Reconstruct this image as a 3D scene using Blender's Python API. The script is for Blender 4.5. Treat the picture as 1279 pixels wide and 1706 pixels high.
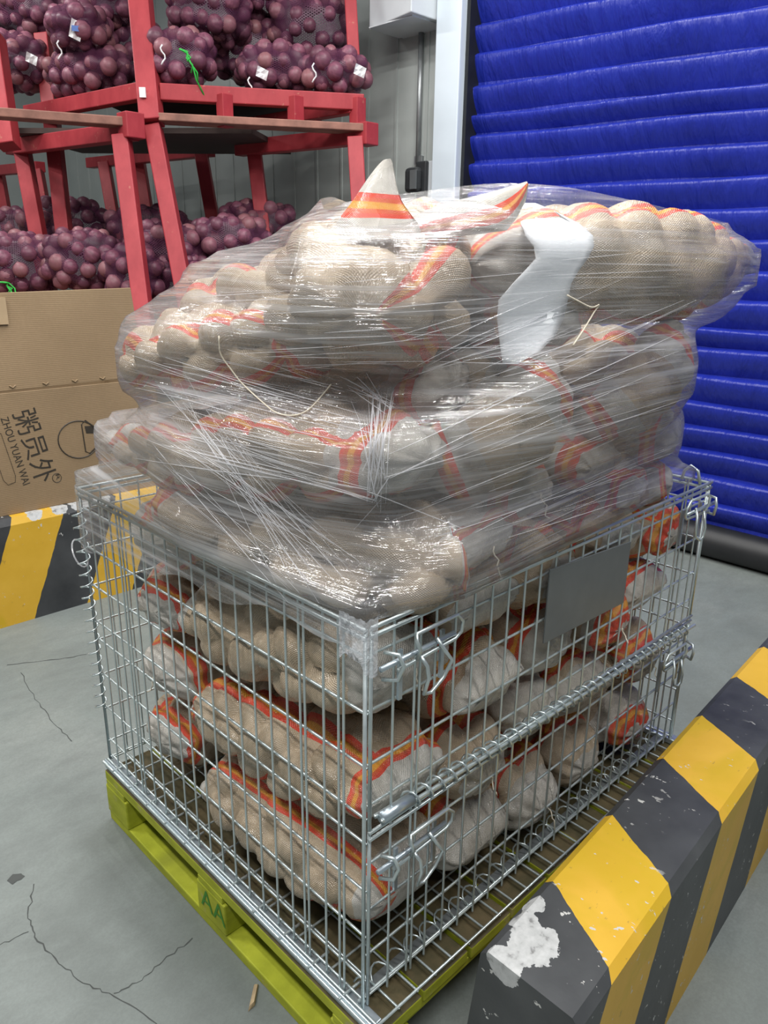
import bpy, math, random
import numpy as np
from mathutils import Vector, Matrix, Quaternion
from mathutils.bvhtree import BVHTree

for _o in list(bpy.data.objects): bpy.data.objects.remove(_o)
S = bpy.context.scene
COL = S.collection
LIFT = .19                      # the cage floor is the working origin; everything is lifted so that the floor is z = 0
PI = math.pi

# ------------------------------------------------------------------ camera
CP = np.array([-0.70297719, -0.74526339, 1.2721926])
CR = np.array([[0.7136286, -0.70038243, 0.0140952],
               [-0.20908927, -0.23216123, -0.94993833],
               [0.66859248, 0.67495601, -0.31211934]])
FPX = 1263.254
cam_d = bpy.data.cameras.new('camera'); cam = bpy.data.objects.new('camera', cam_d); COL.objects.link(cam)
cam_d.sensor_fit = 'VERTICAL'; cam_d.sensor_height = 24.0; cam_d.lens = FPX / 1706 * 24.0
cam_d.clip_start = .05; cam_d.clip_end = 100
_m = Matrix(((CR[0][0], -CR[1][0], -CR[2][0], CP[0]),
             (CR[0][1], -CR[1][1], -CR[2][1], CP[1]),
             (CR[0][2], -CR[1][2], -CR[2][2], CP[2] + LIFT),
             (0, 0, 0, 1)))
cam.matrix_world = _m
S.camera = cam

# ------------------------------------------------------------------ world, lamps, exposure
W = bpy.data.worlds.new('hall_ambience'); S.world = W; W.use_nodes = True
W.node_tree.nodes['Background'].inputs['Color'].default_value = (.83, .92, 1, 1)
W.node_tree.nodes['Background'].inputs['Strength'].default_value = .15
S.view_settings.view_transform = 'Standard'; S.view_settings.look = 'None'
S.view_settings.gamma = 1; S.view_settings.exposure = .05
def strip(x, y, z, rz, L, Wd, P, col=(1, .98, .95)):
    d = bpy.data.lights.new('ceiling_tube', 'AREA'); d.shape = 'RECTANGLE'; d.size = L; d.size_y = Wd; d.energy = P; d.color = col
    o = bpy.data.objects.new('ceiling_tube', d); COL.objects.link(o); o.location = (x, y, z + LIFT); o.rotation_euler = (0, 0, rz)
for (x, y, p) in ((-1.5, -1.6, 62), (.4, -1.3, 48), (-1.6, .6, 66), (.3, .6, 44), (1.4, -.4, 48), (-1.2, 2.4, 66), (.9, 2.0, 40), (2.2, 1.6, 40), (.4, 4.6, 52), (-2.5, 5.5, 60)):
    strip(x, y, 3.7, math.radians(92), 1.3, .12, p)

# ------------------------------------------------------------------ helpers
def ray(px, py):
    return CR.T @ np.array([(px - 640) / FPX, (py - 853) / FPX, 1.0])
def at(px, py, dep): return CP + ray(px, py) * dep
def onx(px, py, x): v = ray(px, py); return CP + v * (x - CP[0]) / v[0]
def ony(px, py, y): v = ray(px, py); return CP + v * (y - CP[1]) / v[1]
def onz(px, py, z): v = ray(px, py); return CP + v * (z - CP[2]) / v[2]
ROOTS = []
def empty(name, loc, label, cat, group=None):
    o = bpy.data.objects.new(name, None); COL.objects.link(o); o.location = loc; o.empty_display_size = .05
    tag(o, label, cat, group); ROOTS.append(o); return o
def tag(o, label=None, cat=None, group=None, kind=None):
    if label: o['label'] = label
    if cat: o['category'] = cat
    if group: o['group'] = group
    if kind: o['kind'] = kind
    return o
def wloc(o):
    v = Vector((0, 0, 0))
    while o is not None: v = v + o.location; o = o.parent
    return v
def link(name, me, parent=None, loc=None):
    o = bpy.data.objects.new(name, me); COL.objects.link(o)
    if parent is not None:
        o.parent = parent
        o.location = (Vector(loc) if loc is not None else Vector((0, 0, 0))) - wloc(parent)
    else:
        if loc is not None: o.location = loc
        ROOTS.append(o)
    return o
class MB:
    def __init__(s): s.v = []; s.f = []
    def box(s, c, size, ax=None):
        c = np.array(c, float); ax = np.eye(3) if ax is None else np.array(ax, float); h = np.array(size) / 2
        n = len(s.v)
        for k in range(8):
            sg = np.array([1 if k & 1 else -1, 1 if k & 2 else -1, 1 if k & 4 else -1]) * h
            s.v.append(tuple(c + sg @ ax))
        for q in ((0, 2, 3, 1), (4, 5, 7, 6), (0, 1, 5, 4), (2, 6, 7, 3), (0, 4, 6, 2), (1, 3, 7, 5)): s.f.append(tuple(n + i for i in q))
        return s
    def hexa(s, p):   # 8 corners: bottom 4 ccw, top 4 ccw
        n = len(s.v); s.v += [tuple(q) for q in p]
        for q in ((3, 2, 1, 0), (4, 5, 6, 7), (0, 1, 5, 4), (1, 2, 6, 5), (2, 3, 7, 6), (3, 0, 4, 7)): s.f.append(tuple(n + i for i in q))
        return s
    def bar(s, a, b, w, h, up=(0, 0, 1)):
        a = np.array(a, float); b = np.array(b, float); d = b - a; L = np.linalg.norm(d); d /= L
        u = np.array(up, float); sd = np.cross(d, u); sd /= np.linalg.norm(sd); u = np.cross(sd, d)
        return s.box((a + b) / 2, (L, w, h), [d, sd, u])
    def tube(s, pts, r, n=6, closed=False):
        pts = [np.array(p, float) for p in pts]; m = len(pts); rings = []
        t0 = pts[1] - pts[0]; t0 = t0 / (np.linalg.norm(t0) + 1e-12); ref = np.array([0, 0, 1.0]) if abs(t0[2]) < .9 else np.array([1.0, 0, 0])
        for i, p in enumerate(pts):
            t = (pts[(i + 1) % m] - pts[i - 1]) if closed else (pts[min(i + 1, m - 1)] - pts[max(i - 1, 0)])
            t = t / (np.linalg.norm(t) + 1e-12)
            a = np.cross(t, ref); a /= np.linalg.norm(a) + 1e-12; b = np.cross(a, t); ref = b
            rr = r[i] if hasattr(r, '__len__') else r
            k = len(s.v); rings.append(k)
            for j in range(n):
                q = 2 * PI * j / n; s.v.append(tuple(p + rr * (math.cos(q) * a + math.sin(q) * b)))
        for i in range(m if closed else m - 1):
            A = rings[i]; B = rings[(i + 1) % m]
            for j in range(n): s.f.append((A + j, A + (j + 1) % n, B + (j + 1) % n, B + j))
        if not closed:
            s.f.append(tuple(rings[0] + j for j in range(n))[::-1]); s.f.append(tuple(rings[-1] + j for j in range(n)))
        return s
    def me(s, name, mat=None, smooth=False):
        me = bpy.data.meshes.new(name); me.from_pydata(s.v, [], s.f); me.update()
        if mat: me.materials.append(mat)
        if smooth: me.polygons.foreach_set('use_smooth', [True] * len(me.polygons))
        return me
    def build(s, name, mat, parent=None, smooth=False, bevel=0):
        o = link(name, s.me(name, mat, smooth), parent)
        if bevel:
            b = o.modifiers.new('bevel', 'BEVEL'); b.width = bevel; b.segments = 2; b.limit_method = 'ANGLE'
        return o

# ------------------------------------------------------------------ materials
class NT:
    def __init__(s, name):
        s.m = bpy.data.materials.new(name); s.m.use_nodes = True; s.t = s.m.node_tree; s.t.nodes.clear()
        s.out = s.n('ShaderNodeOutputMaterial')
    def n(s, ty, **kw):
        o = s.t.nodes.new(ty)
        for k, v in kw.items():
            if k.startswith('i_'):
                key = k[2:]
                o.inputs[int(key) if key.isdigit() else key.replace('_', ' ')].default_value = v
            else: setattr(o, k, v)
        return o
    def l(s, a, b): s.t.links.new(a, b)
    def tc(s, kind='Object'): return s.n('ShaderNodeTexCoord').outputs[kind]
    def mapv(s, vec, scale=(1, 1, 1), rot=(0, 0, 0), loc=(0, 0, 0)):
        o = s.n('ShaderNodeMapping'); s.l(vec, o.inputs[0]); o.inputs['Scale'].default_value = scale; o.inputs['Rotation'].default_value = rot; o.inputs['Location'].default_value = loc
        return o.outputs[0]
    def noise(s, vec, scale=5, detail=4, rough=.55, dist=0):
        o = s.n('ShaderNodeTexNoise'); s.l(vec, o.inputs['Vector']); o.inputs['Scale'].default_value = scale; o.inputs['Detail'].default_value = detail
        o.inputs['Roughness'].default_value = rough; o.inputs['Distortion'].default_value = dist
        return o.outputs['Fac']
    def vor(s, vec, scale=5, feat='F1', out='Distance'):
        o = s.n('ShaderNodeTexVoronoi'); o.feature = feat; s.l(vec, o.inputs['Vector']); o.inputs['Scale'].default_value = scale
        return o.outputs[out]
    def ramp(s, fac, stops, interp='LINEAR'):
        o = s.n('ShaderNodeValToRGB'); s.l(fac, o.inputs[0]); cr = o.color_ramp; cr.interpolation = interp
        while len(cr.elements) > len(stops): cr.elements.remove(cr.elements[-1])
        while len(cr.elements) < len(stops): cr.elements.new(.5)
        for e, (p, c) in zip(cr.elements, stops):
            e.position = p; e.color = (c, c, c, 1) if not hasattr(c, '__len__') else (*c, 1)
        return o.outputs[0]
    def math(s, op, a, b=None, clamp=False):
        o = s.n('ShaderNodeMath'); o.operation = op; o.use_clamp = clamp
        for i, x in enumerate((a, b)):
            if x is None: continue
            if isinstance(x, (int, float)): o.inputs[i].default_value = x
            else: s.l(x, o.inputs[i])
        return o.outputs[0]
    def mix(s, fac, a, b, blend='MIX'):
        o = s.n('ShaderNodeMix'); o.data_type = 'RGBA'; o.blend_type = blend
        for i, x in ((0, fac), (6, a), (7, b)):
            if isinstance(x, (int, float)): o.inputs[i].default_value = x if i == 0 else (x, x, x, 1)
            elif isinstance(x, tuple): o.inputs[i].default_value = (*x, 1)
            else: s.l(x, o.inputs[i])
        return o.outputs[2]
    def sep(s, vec):
        o = s.n('ShaderNodeSeparateXYZ'); s.l(vec, o.inputs[0]); return o.outputs
    def bump(s, h, strength=.3, dist=.01):
        o = s.n('ShaderNodeBump'); s.l(h, o.inputs['Height']); o.inputs['Strength'].default_value = strength; o.inputs['Distance'].default_value = dist
        return o.outputs[0]
    def bsdf(s, col, rough=.5, metal=0, nrm=None, spec=.5, **kw):
        o = s.n('ShaderNodeBsdfPrincipled')
        for key, x in (('Base Color', col), ('Roughness', rough), ('Metallic', metal), ('Specular IOR Level', spec)):
            if isinstance(x, (int, float)): o.inputs[key].default_value = x
            elif isinstance(x, tuple): o.inputs[key].default_value = (*x, 1)
            else: s.l(x, o.inputs[key])
        for k, v in kw.items(): o.inputs[k.replace('_', ' ')].default_value = v
        if nrm is not None: s.l(nrm, o.inputs['Normal'])
        return o.outputs[0]
    def done(s, sh): s.l(sh, s.out.inputs['Surface']); return s.m
def simple(name, col, rough=.5, metal=0, var=.15, vs=12, bumps=0, spec=.5):
    k = NT(name); v = k.tc(); n = k.noise(v, vs)
    lo = tuple(c * (1 - var) for c in col); hi = tuple(min(1, c * (1 + var)) for c in col)
    c = k.ramp(n, [(.3, lo), (.7, hi)])
    return k.done(k.bsdf(c, rough, metal, k.bump(k.noise(v, vs * 4), bumps, .004) if bumps else None, spec))

def m_floor():
    k = NT('concrete'); v = k.tc()
    a = k.noise(v, 1.3, 5, .6, .4); b = k.noise(k.mapv(v, (1, 2.2, 1), (0, 0, .7)), 7, 5, .65); c = k.noise(v, 160, 2, .6)
    col = k.ramp(a, [(.3, (.135, .155, .148)), (.52, (.185, .212, .203)), (.72, (.245, .268, .255))])
    col = k.mix(k.ramp(b, [(.42, 0), (.75, .55)]), col, (.125, .138, .133))
    col = k.mix(k.ramp(c, [(.35, .25), (.65, 0)]), col, (.10, .11, .106))
    r = k.ramp(b, [(.3, .42), (.7, .62)])
    return k.done(k.bsdf(col, r, 0, k.bump(c, .12, .002), .4))
M = {}
M['floor'] = m_floor()
M['crack'] = simple('crack_dark', (.055, .06, .058), .9)
def m_wall():
    k = NT('panel_wall'); v = k.tc(); n = k.noise(v, 1.1, 4, .6); s = k.noise(k.mapv(v, (1, 1, .25)), 3, 4, .6)
    c = k.ramp(n, [(.3, (.36, .395, .385)), (.7, (.45, .485, .47))]); c = k.mix(k.ramp(s, [(.52, 0), (.8, .4)]), c, (.31, .33, .31))
    return k.done(k.bsdf(c, .42, 0, None, .45))
M['wall'] = m_wall()
M['white_trim'] = simple('white_painted_steel', (.63, .71, .78), .35, 0, .04, 3)
M['rubber'] = simple('black_rubber', (.012, .013, .015), .5, 0, .2)
def m_door():
    k = NT('blue_pvc'); v = k.tc(); n = k.noise(k.mapv(v, (1, 3.2, .9)), 5, 4, .55, .3); f = k.noise(v, 1.4, 3)
    c = k.ramp(f, [(.3, (.011, .022, .27)), (.7, (.016, .030, .34))])
    return k.done(k.bsdf(c, .36, 0, k.bump(n, .55, .04), .4))
M['door'] = m_door()
def m_red():
    k = NT('red_paint'); v = k.tc(); n = k.noise(k.mapv(v, (1, 1, .5)), 7, 5, .65); w = k.noise(v, 24, 4, .6)
    c = k.ramp(n, [(.3, (.28, .022, .032)), (.7, (.40, .045, .055))]); c = k.mix(k.ramp(w, [(.66, 0), (.72, .6)]), c, (.42, .17, .12))
    return k.done(k.bsdf(c, .5, 0, k.bump(w, .15, .004), .35))
M['red'] = m_red()
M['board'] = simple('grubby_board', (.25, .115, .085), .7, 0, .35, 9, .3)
M['darkboard'] = simple('shaded_board', (.05, .032, .028), .8)  # deck boards: colour darkened to paint in the shade under the racks
M['white'] = simple('white_paper', (.78, .79, .80), .6, 0, .04)
def m_onion():
    k = NT('red_onion_skin'); v = k.tc(); i = k.n('ShaderNodeObjectInfo').outputs['Random']
    n = k.noise(k.mapv(v, (14, 14, 2)), 3, 4, .6)
    c = k.ramp(n, [(.3, (.11, .036, .06)), (.6, (.22, .075, .12)), (.8, (.32, .15, .17))])
    c = k.mix(k.ramp(i, [(.5, 0), (1, .6)]), c, (.29, .135, .13)); c = k.mix(k.ramp(i, [(0, .6), (.35, 0)]), c, (.055, .018, .032))
    return k.done(k.bsdf(c, .46, 0, k.bump(n, .25, .006), .4))
M['onion'] = m_onion()
def m_net(name, col, dens):
    k = NT(name); v = k.tc('UV'); s = k.sep(v)
    f = []
    for sg in (1, -1):
        d = k.math('ADD', s[0], k.math('MULTIPLY', s[1], sg)); f.append(k.math('GREATER_THAN', k.math('FRACT', k.math('MULTIPLY', d, 46)), .55))
    g = k.math('MAXIMUM', f[0], f[1]); n = k.noise(k.tc(), 9, 3)
    fac = k.math('MULTIPLY', g, k.ramp(n, [(.3, dens * .7), (.7, dens)]))
    tr = k.n('ShaderNodeBsdfTransparent'); mx = k.n('ShaderNodeMixShader'); k.l(fac, mx.inputs[0]); k.l(tr.outputs[0], mx.inputs[1]); k.l(k.bsdf(col, .4), mx.inputs[2])
    return k.done(mx.outputs[0])
M['net'] = m_net('purple_net', (.11, .03, .075), .75)
M['green'] = simple('green_twine', (.03, .45, .06), .5)
M['tagblue'] = simple('blue_print', (.12, .22, .55), .5)
M['card'] = None
def m_card():
    k = NT('corrugated_card'); v = k.tc(); n = k.noise(v, 2.5, 4); w = k.n('ShaderNodeTexWave'); w.wave_type = 'BANDS'; w.bands_direction = 'Z'
    k.l(v, w.inputs['Vector']); w.inputs['Scale'].default_value = 42; w.inputs['Distortion'].default_value = .6
    c = k.ramp(n, [(.3, (.25, .175, .100)), (.7, (.305, .215, .125))]); f = k.noise(v, 90, 3); c = k.mix(k.ramp(f, [(.4, .2), (.6, 0)]), c, (.21, .145, .08))
    return k.done(k.bsdf(c, .65, 0, k.bump(w.outputs['Fac'], .12, .003), .3))
M['card'] = m_card()
M['ink'] = simple('black_ink', (.035, .028, .02), .6, 0, .2)
M['tape'] = simple('brown_tape', (.42, .31, .19), .25, 0, .06)
def m_zinc(name, col, rough):
    k = NT(name); v = k.tc(); n = k.noise(v, 30, 3)
    return k.done(k.bsdf(k.ramp(n, [(.3, tuple(c * .86 for c in col)), (.7, col)]), k.ramp(n, [(.3, rough), (.7, rough + .12)]), .72, None, .5))
M['zinc'] = m_zinc('zinc_plated_wire', (.62, .70, .71), .30)
M['zincplate'] = m_zinc('galvanised_sheet', (.50, .58, .64), .28)
M['plate'] = simple('grey_metal_plate', (.16, .175, .18), .38, .35, .08)
def m_pallet(dark_top):
    k = NT('lime_painted_wood'); v = k.tc(); n = k.noise(k.mapv(v, (3, 3, 8)), 4, 5, .6); w = k.noise(v, 17, 5, .65)
    c = k.ramp(n, [(.3, (.27, .30, .018)), (.7, (.43, .46, .035))]); c = k.mix(k.ramp(w, [(.6, 0), (.72, .75)]), c, (.42, .36, .19)); d = k.noise(v, 5, 3)
    c = k.mix(k.ramp(d, [(.5, 0), (.75, .5)]), c, (.16, .17, .03))
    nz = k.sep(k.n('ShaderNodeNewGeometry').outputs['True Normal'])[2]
    if not dark_top: return k.done(k.bsdf(c, .65, 0, k.bump(w, .3, .004), .3))
    top = k.mix(k.ramp(w, [(.4, 0), (.7, .5)]), (.055, .048, .022), (.16, .115, .06))  # unpainted wood tops, shade under the load painted in as near black
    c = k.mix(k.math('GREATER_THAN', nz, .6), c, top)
    return k.done(k.bsdf(c, .65, 0, k.bump(w, .3, .004), .3))
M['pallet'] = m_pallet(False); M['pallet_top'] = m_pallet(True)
M['dirtywood'] = simple('dirty_olive_board', (.105, .095, .03), .75, 0, .35, 9, .3)
M['rawwood'] = simple('bare_wood', (.40, .30, .18), .75, 0, .3, 20, .4)
M['greenink'] = simple('green_stencil', (.05, .22, .02), .7)
def m_kerb(name, expr, s0, per, chips):
    k = NT(name); v = k.tc(); s = k.sep(v)
    d = k.math('MULTIPLY', s[0], expr[0])
    for i in (1, 2): d = k.math('ADD', d, k.math('MULTIPLY', s[i], expr[i]))
    wob = k.math('MULTIPLY', k.math('SUBTRACT', k.noise(v, 16, 3), .5), .012); d = k.math('ADD', k.math('SUBTRACT', d, s0), wob)
    t = k.math('FRACT', k.math('DIVIDE', d, per)); mask = k.math('LESS_THAN', t, .48)
    n = k.noise(v, 5, 4); n2 = k.noise(v, 3.2, 4, .6, .8)
    yel = k.ramp(n, [(.3, (.56, .33, .022)), (.7, (.66, .40, .045))]); yel = k.mix(k.ramp(n2, [(.56, 0), (.63, .6)]), yel, (.50, .34, .008))
    sc = k.noise(k.mapv(v, (1, 2.4, 1), (.3, .2, .6)), 38, 4, .7); yel = k.mix(k.ramp(sc, [(.66, 0), (.72, .6)]), yel, (.22, .16, .05))
    blk = k.ramp(n, [(.3, (.026, .028, .031)), (.7, (.066, .070, .074))])
    c = k.mix(mask, blk, yel)
    ch = k.noise(k.mapv(v, (1.3, .8, 1), (.4, .1, .9)), 46, 3, .6); big = k.noise(v, 4, 2)
    spk = k.math('MULTIPLY', k.ramp(ch, [(.665, 0), (.68, 1)]), k.ramp(big, [(.45, 0), (.55, 1)]))
    c = k.mix(spk, c, (.50, .50, .48)); h = mask
    for (cx, cy, cz, r) in chips:
        vd = k.n('ShaderNodeVectorMath'); vd.operation = 'DISTANCE'; k.l(v, vd.inputs[0]); vd.inputs[1].default_value = (cx, cy, cz)
        e = k.math('ADD', vd.outputs['Value'], k.math('MULTIPLY', k.math('SUBTRACT', k.noise(v, 22, 5, .65), .5), r * 1.5))
        mk = k.math('LESS_THAN', e, r); pn = k.noise(v, 60, 3)
        c = k.mix(mk, c, k.ramp(pn, [(.3, (.20, .20, .20)), (.42, (.40, .41, .41)), (.7, (.50, .51, .51))]))
    return k.done(k.bsdf(c, .42, 0, k.bump(k.noise(v, 50, 4), .12, .003), .45))
M['kerb'] = m_kerb('kerb_paint', (1, -.53, -.49), .316 + .53 * .16 - .49 * .2, .48, [(.17, -.235, .2, .045), (.19, -.205, .2, .03), (.235, -.185, .2, .022), (.105, -.22, .19, .03)])
M['kerbL'] = m_kerb('kerb_paint_far', (1, 0, -.415), .27 - .415 * .25, .445, [(.37, 2.40, .265, .035), (.47, 2.41, .265, .035), (.56, 2.41, .27, .04), (.66, 2.41, .27, .04)])

def m_sack():
    k = NT('net_sack_fabric'); uv = k.tc('UV'); s = k.sep(uv); ob = k.tc('Object')
    def att(nm):
        a = k.n('ShaderNodeAttribute'); a.attribute_type = 'OBJECT'; a.attribute_name = nm; return a.outputs['Fac']
    au = k.math('ABSOLUTE', s[0]); av = s[1]
    warp = k.math('MULTIPLY', k.math('SUBTRACT', k.noise(ob, 9, 2), .5), .06)
    def band(co, pos, wid): return k.math('DIVIDE', k.math('ABSOLUTE', k.math('SUBTRACT', k.math('ADD', co, warp), pos)), wid)
    b1 = band(av, att('stripe_v'), att('wid_v')); b2 = band(au, att('stripe_u'), att('wid_u')); b1 = k.math('ADD', b1, k.math('MULTIPLY', k.math('GREATER_THAN', au, att('stripe_u')), 9)); b = k.math('MINIMUM', b1, b2)
    sm = k.math('LESS_THAN', b, 1.0)
    r = k.ramp(b, [(0, (.70, .30, .03)), (.24, (.70, .30, .03)), (.32, (.60, .085, .02)), (.58, (.60, .085, .02)), (.66, (.66, .06, .03))])
    n = k.noise(ob, 6, 4); p = k.noise(ob, 22, 3)
    tan = k.ramp(n, [(.25, (.34, .26, .175)), (.5, (.46, .365, .255)), (.75, (.57, .465, .34))])
    tan = k.mix(k.ramp(p, [(.55, 0), (.75, .35)]), tan, (.60, .51, .40))
    wh = k.ramp(p, [(.3, (.40, .375, .33)), (.7, (.62, .60, .555))])
    endm = k.math('GREATER_THAN', k.math('ADD', au, warp), att('white_u'))
    c = k.mix(endm, tan, wh); c = k.mix(sm, c, r)
    # weave
    wv = []
    for i, m in ((0, 210), (1, 125)):
        q = k.math('SINE', k.math('MULTIPLY', s[i], m * 2.2)); wv.append(q)
    weave = k.math('MULTIPLY', wv[0], wv[1])
    c = k.mix(k.ramp(weave, [(.0, .10), (.6, 0)]), c, (.24, .19, .13))
    cr = k.noise(k.mapv(ob, (1, 1, 1)), 26, 5, .62, .6)
    glm = k.ramp(k.noise(ob, 11, 3), [(.50, 0), (.60, 1)])
    hgt = k.math('ADD', k.math('MULTIPLY', weave, .18), k.math('ADD', cr, k.math('MULTIPLY', k.math('MULTIPLY', k.noise(ob, 330, 2), glm), .55)))
    rough = k.ramp(cr, [(.35, .18), (.65, .45)])
    rough = k.math('MULTIPLY', rough, k.ramp(glm, [(0, 1), (1, .45)]))
    return k.done(k.bsdf(c, rough, 0, k.bump(k.math('ADD', hgt, k.math('MULTIPLY', endm, k.math('MULTIPLY', k.noise(k.mapv(ob, (1, 1, .6)), 34, 5, .7, 1.2), 1.1))), .5, .010), .8))
M['sack'] = m_sack()
M['twine'] = simple('cotton_twine', (.70, .64, .52), .8)
def m_film():
    k = NT('stretch_film'); uv = k.tc('UV')
    a = k.noise(k.mapv(uv, (1.1, 70, 1), (0, 0, .05)), 1, 4, .6, .15)
    b = k.noise(k.mapv(uv, (2.6, 210, 1), (0, 0, -.03)), 1, 3, .6)
    d = k.noise(k.mapv(uv, (5, 60, 1), (0, 0, .55)), 1, 3, .6)
    mac = k.noise(uv, 3.2, 3, .5)
    st = k.math('MULTIPLY', k.ramp(a, [(.46, 0), (.70, 1)]), k.ramp(mac, [(.35, .25), (.65, 1)]))
    st2 = k.math('MULTIPLY', k.ramp(b, [(.57, 0), (.72, 1)]), k.ramp(mac, [(.3, .35), (.6, 1)]))
    st3 = k.math('MULTIPLY', k.ramp(d, [(.60, 0), (.75, 1)]), .6)
    s = k.math('MAXIMUM', k.math('MAXIMUM', st, st2), st3)
    h = k.math('ADD', a, k.math('MULTIPLY', b, .5)); nr = k.bump(k.math('ADD', h, d), .45, .02)
    tr = k.n('ShaderNodeBsdfTransparent'); tr.inputs[0].default_value = (.97, .975, .98, 1)
    gl = k.n('ShaderNodeBsdfGlossy'); gl.inputs['Roughness'].default_value = .09; k.l(nr, gl.inputs['Normal'])
    df = k.n('ShaderNodeBsdfDiffuse'); df.inputs[0].default_value = (.86, .87, .90, 1)
    tl = k.n('ShaderNodeBsdfTranslucent'); tl.inputs[0].default_value = (.86, .87, .9, 1)
    dm = k.n('ShaderNodeMixShader'); dm.inputs[0].default_value = .4; k.l(df.outputs[0], dm.inputs[1]); k.l(tl.outputs[0], dm.inputs[2])
    m1 = k.n('ShaderNodeMixShader'); k.l(k.math('ADD', k.math('MULTIPLY', s, .60), k.math('ADD', k.math('MULTIPLY', k.ramp(k.sep(uv)[1], [(.80, 0), (.90, 1), (1.04, 1), (1.13, 0)]), .10), .10)), m1.inputs[0]); k.l(tr.outputs[0], m1.inputs[1]); k.l(dm.outputs[0], m1.inputs[2])
    lw = k.n('ShaderNodeLayerWeight'); lw.inputs[0].default_value = .25; k.l(nr, lw.inputs['Normal'])
    m2 = k.n('ShaderNodeMixShader'); k.l(k.math('ADD', k.math('MULTIPLY', lw.outputs['Fresnel'], .60), k.math('ADD', k.math('MULTIPLY', s, .10), .05), True), m2.inputs[0]); k.l(m1.outputs[0], m2.inputs[1]); k.l(gl.outputs[0], m2.inputs[2])
    return k.done(m2.outputs[0])
M['film'] = m_film()
def m_fold():
    k = NT('bunched_film'); tr = k.n('ShaderNodeBsdfTransparent'); mx = k.n('ShaderNodeMixShader'); mx.inputs[0].default_value = .32
    k.l(tr.outputs[0], mx.inputs[1]); k.l(k.bsdf((.85, .86, .90), .12, 0, None, .8), mx.inputs[2])
    return k.done(mx.outputs[0])
M['fold'] = m_fold()
def m_fold2():
    k = NT('crumpled_film'); tr = k.n('ShaderNodeBsdfTransparent'); mx = k.n('ShaderNodeMixShader'); v = k.tc(); n = k.noise(v, 60, 4, .6, .8)
    k.l(k.ramp(n, [(.3, .35), (.7, .75)]), mx.inputs[0]); k.l(tr.outputs[0], mx.inputs[1]); k.l(k.bsdf((.72, .75, .80), .14, 0, k.bump(n, .6, .01), .8), mx.inputs[2])
    return k.done(mx.outputs[0])
M['fold2'] = m_fold2()
M['foam'] = simple('white_foam_sheet', (.80, .83, .86), .55, 0, .03)
M['darkgrey'] = simple('dark_plastic', (.03, .033, .036), .4)
M['galv'] = simple('grey_conduit', (.34, .36, .37), .35, .6)
M['boxgrey'] = simple('painted_cover', (.60, .64, .67), .35, 0, .03)

# ------------------------------------------------------------------ the setting
FZ = -LIFT
fl = MB().box((1.0, 2.0, FZ - .05), (12, 16, .1)).build('floor', M['floor']); tag(fl, 'grey worn concrete floor with hairline cracks', kind='structure')
def crack(pts, w):
    P = [onz(x, y, FZ + .0006) for x, y in pts]; Q = []
    rnd = random.Random(len(pts) * 7 + int(pts[0][0]))
    for a, b in zip(P[:-1], P[1:]):
        for t in np.linspace(0, 1, 7)[:-1]: Q.append(a * (1 - t) + b * t + np.array([rnd.uniform(-1, 1), rnd.uniform(-1, 1), 0]) * .004)
    Q.append(P[-1]); m = MB()
    for i, q in enumerate(Q):
        t = Q[min(i + 1, len(Q) - 1)] - Q[max(i - 1, 0)]; s = np.array([-t[1], t[0], 0]); s /= np.linalg.norm(s); h = w * rnd.uniform(.4, 1.1)
        m.v += [tuple(q - s * h), tuple(q + s * h)]
        if i: k = 2 * i; m.f.append((k - 2, k, k + 1, k - 1))
    m.build('crack', M['crack'], fl)
crack([(55, 1475), (48, 1530), (60, 1560), (95, 1605), (140, 1635), (190, 1660), (262, 1706)], .0018)
crack([(320, 1565), (270, 1600), (235, 1635), (190, 1655)], .0016)
crack([(0, 1575), (48, 1552)], .0013)
crack([(12, 1108), (100, 1098), (145, 1090)], .003)
crack([(35, 1120), (60, 1165), (90, 1205), (120, 1235)], .0016)
stm = MB(); c0 = onz(26, 1463, FZ + .0009)
rnd = random.Random(4); ring = [(c0[0] + math.cos(a) * (.014 + rnd.random() * .012) , c0[1] + math.sin(a) * (.010 + rnd.random() * .010), c0[2]) for a in np.linspace(0, 2 * PI, 13)[:-1]]
stm.v = ring; stm.f = [tuple(range(12))]; stm.build('stain', M['crack'], fl)

WX = 3.157
wb = MB()                    # back wall: ribbed insulated panels
wb.box((WX + .10, 6.3, 2.2), (.12, 7.5, 4.8)).box((WX + .10, -2.6, 2.2), (.12, 2.2, 4.8)).box((WX + .10, .55, 4.1), (.12, 4.2, 1.0))
wbo = wb.build('wall_back', M['wall']); tag(wbo, 'pale grey insulated panel wall behind the onion racks', kind='structure')
rib = MB().box((0, 0, 0), (.012, .02, 4.8)).me('rib', M['wall'])
for i in range(26): link('rib', rib, wbo, (WX + .038, 2.86 + i * .27, 2.2))
wl = MB().box((1.0, 8.6, 2.2), (7, .12, 4.8)).build('wall_left', M['wall']); tag(wl, 'pale panel wall at the far end', kind='structure')
t1 = MB().box((WX - .02, 2.585, 1.6), (.16, .19, 3.6)).build('trim_1', M['white_trim'], bevel=.006); tag(t1, 'white steel upright beside the blue door', kind='structure')
t2 = MB().box((WX + .0, 2.478, 1.6), (.10, .026, 3.6)).build('trim_2', M['rubber']); tag(t2, 'black rubber seal down the door edge', kind='structure')
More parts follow.
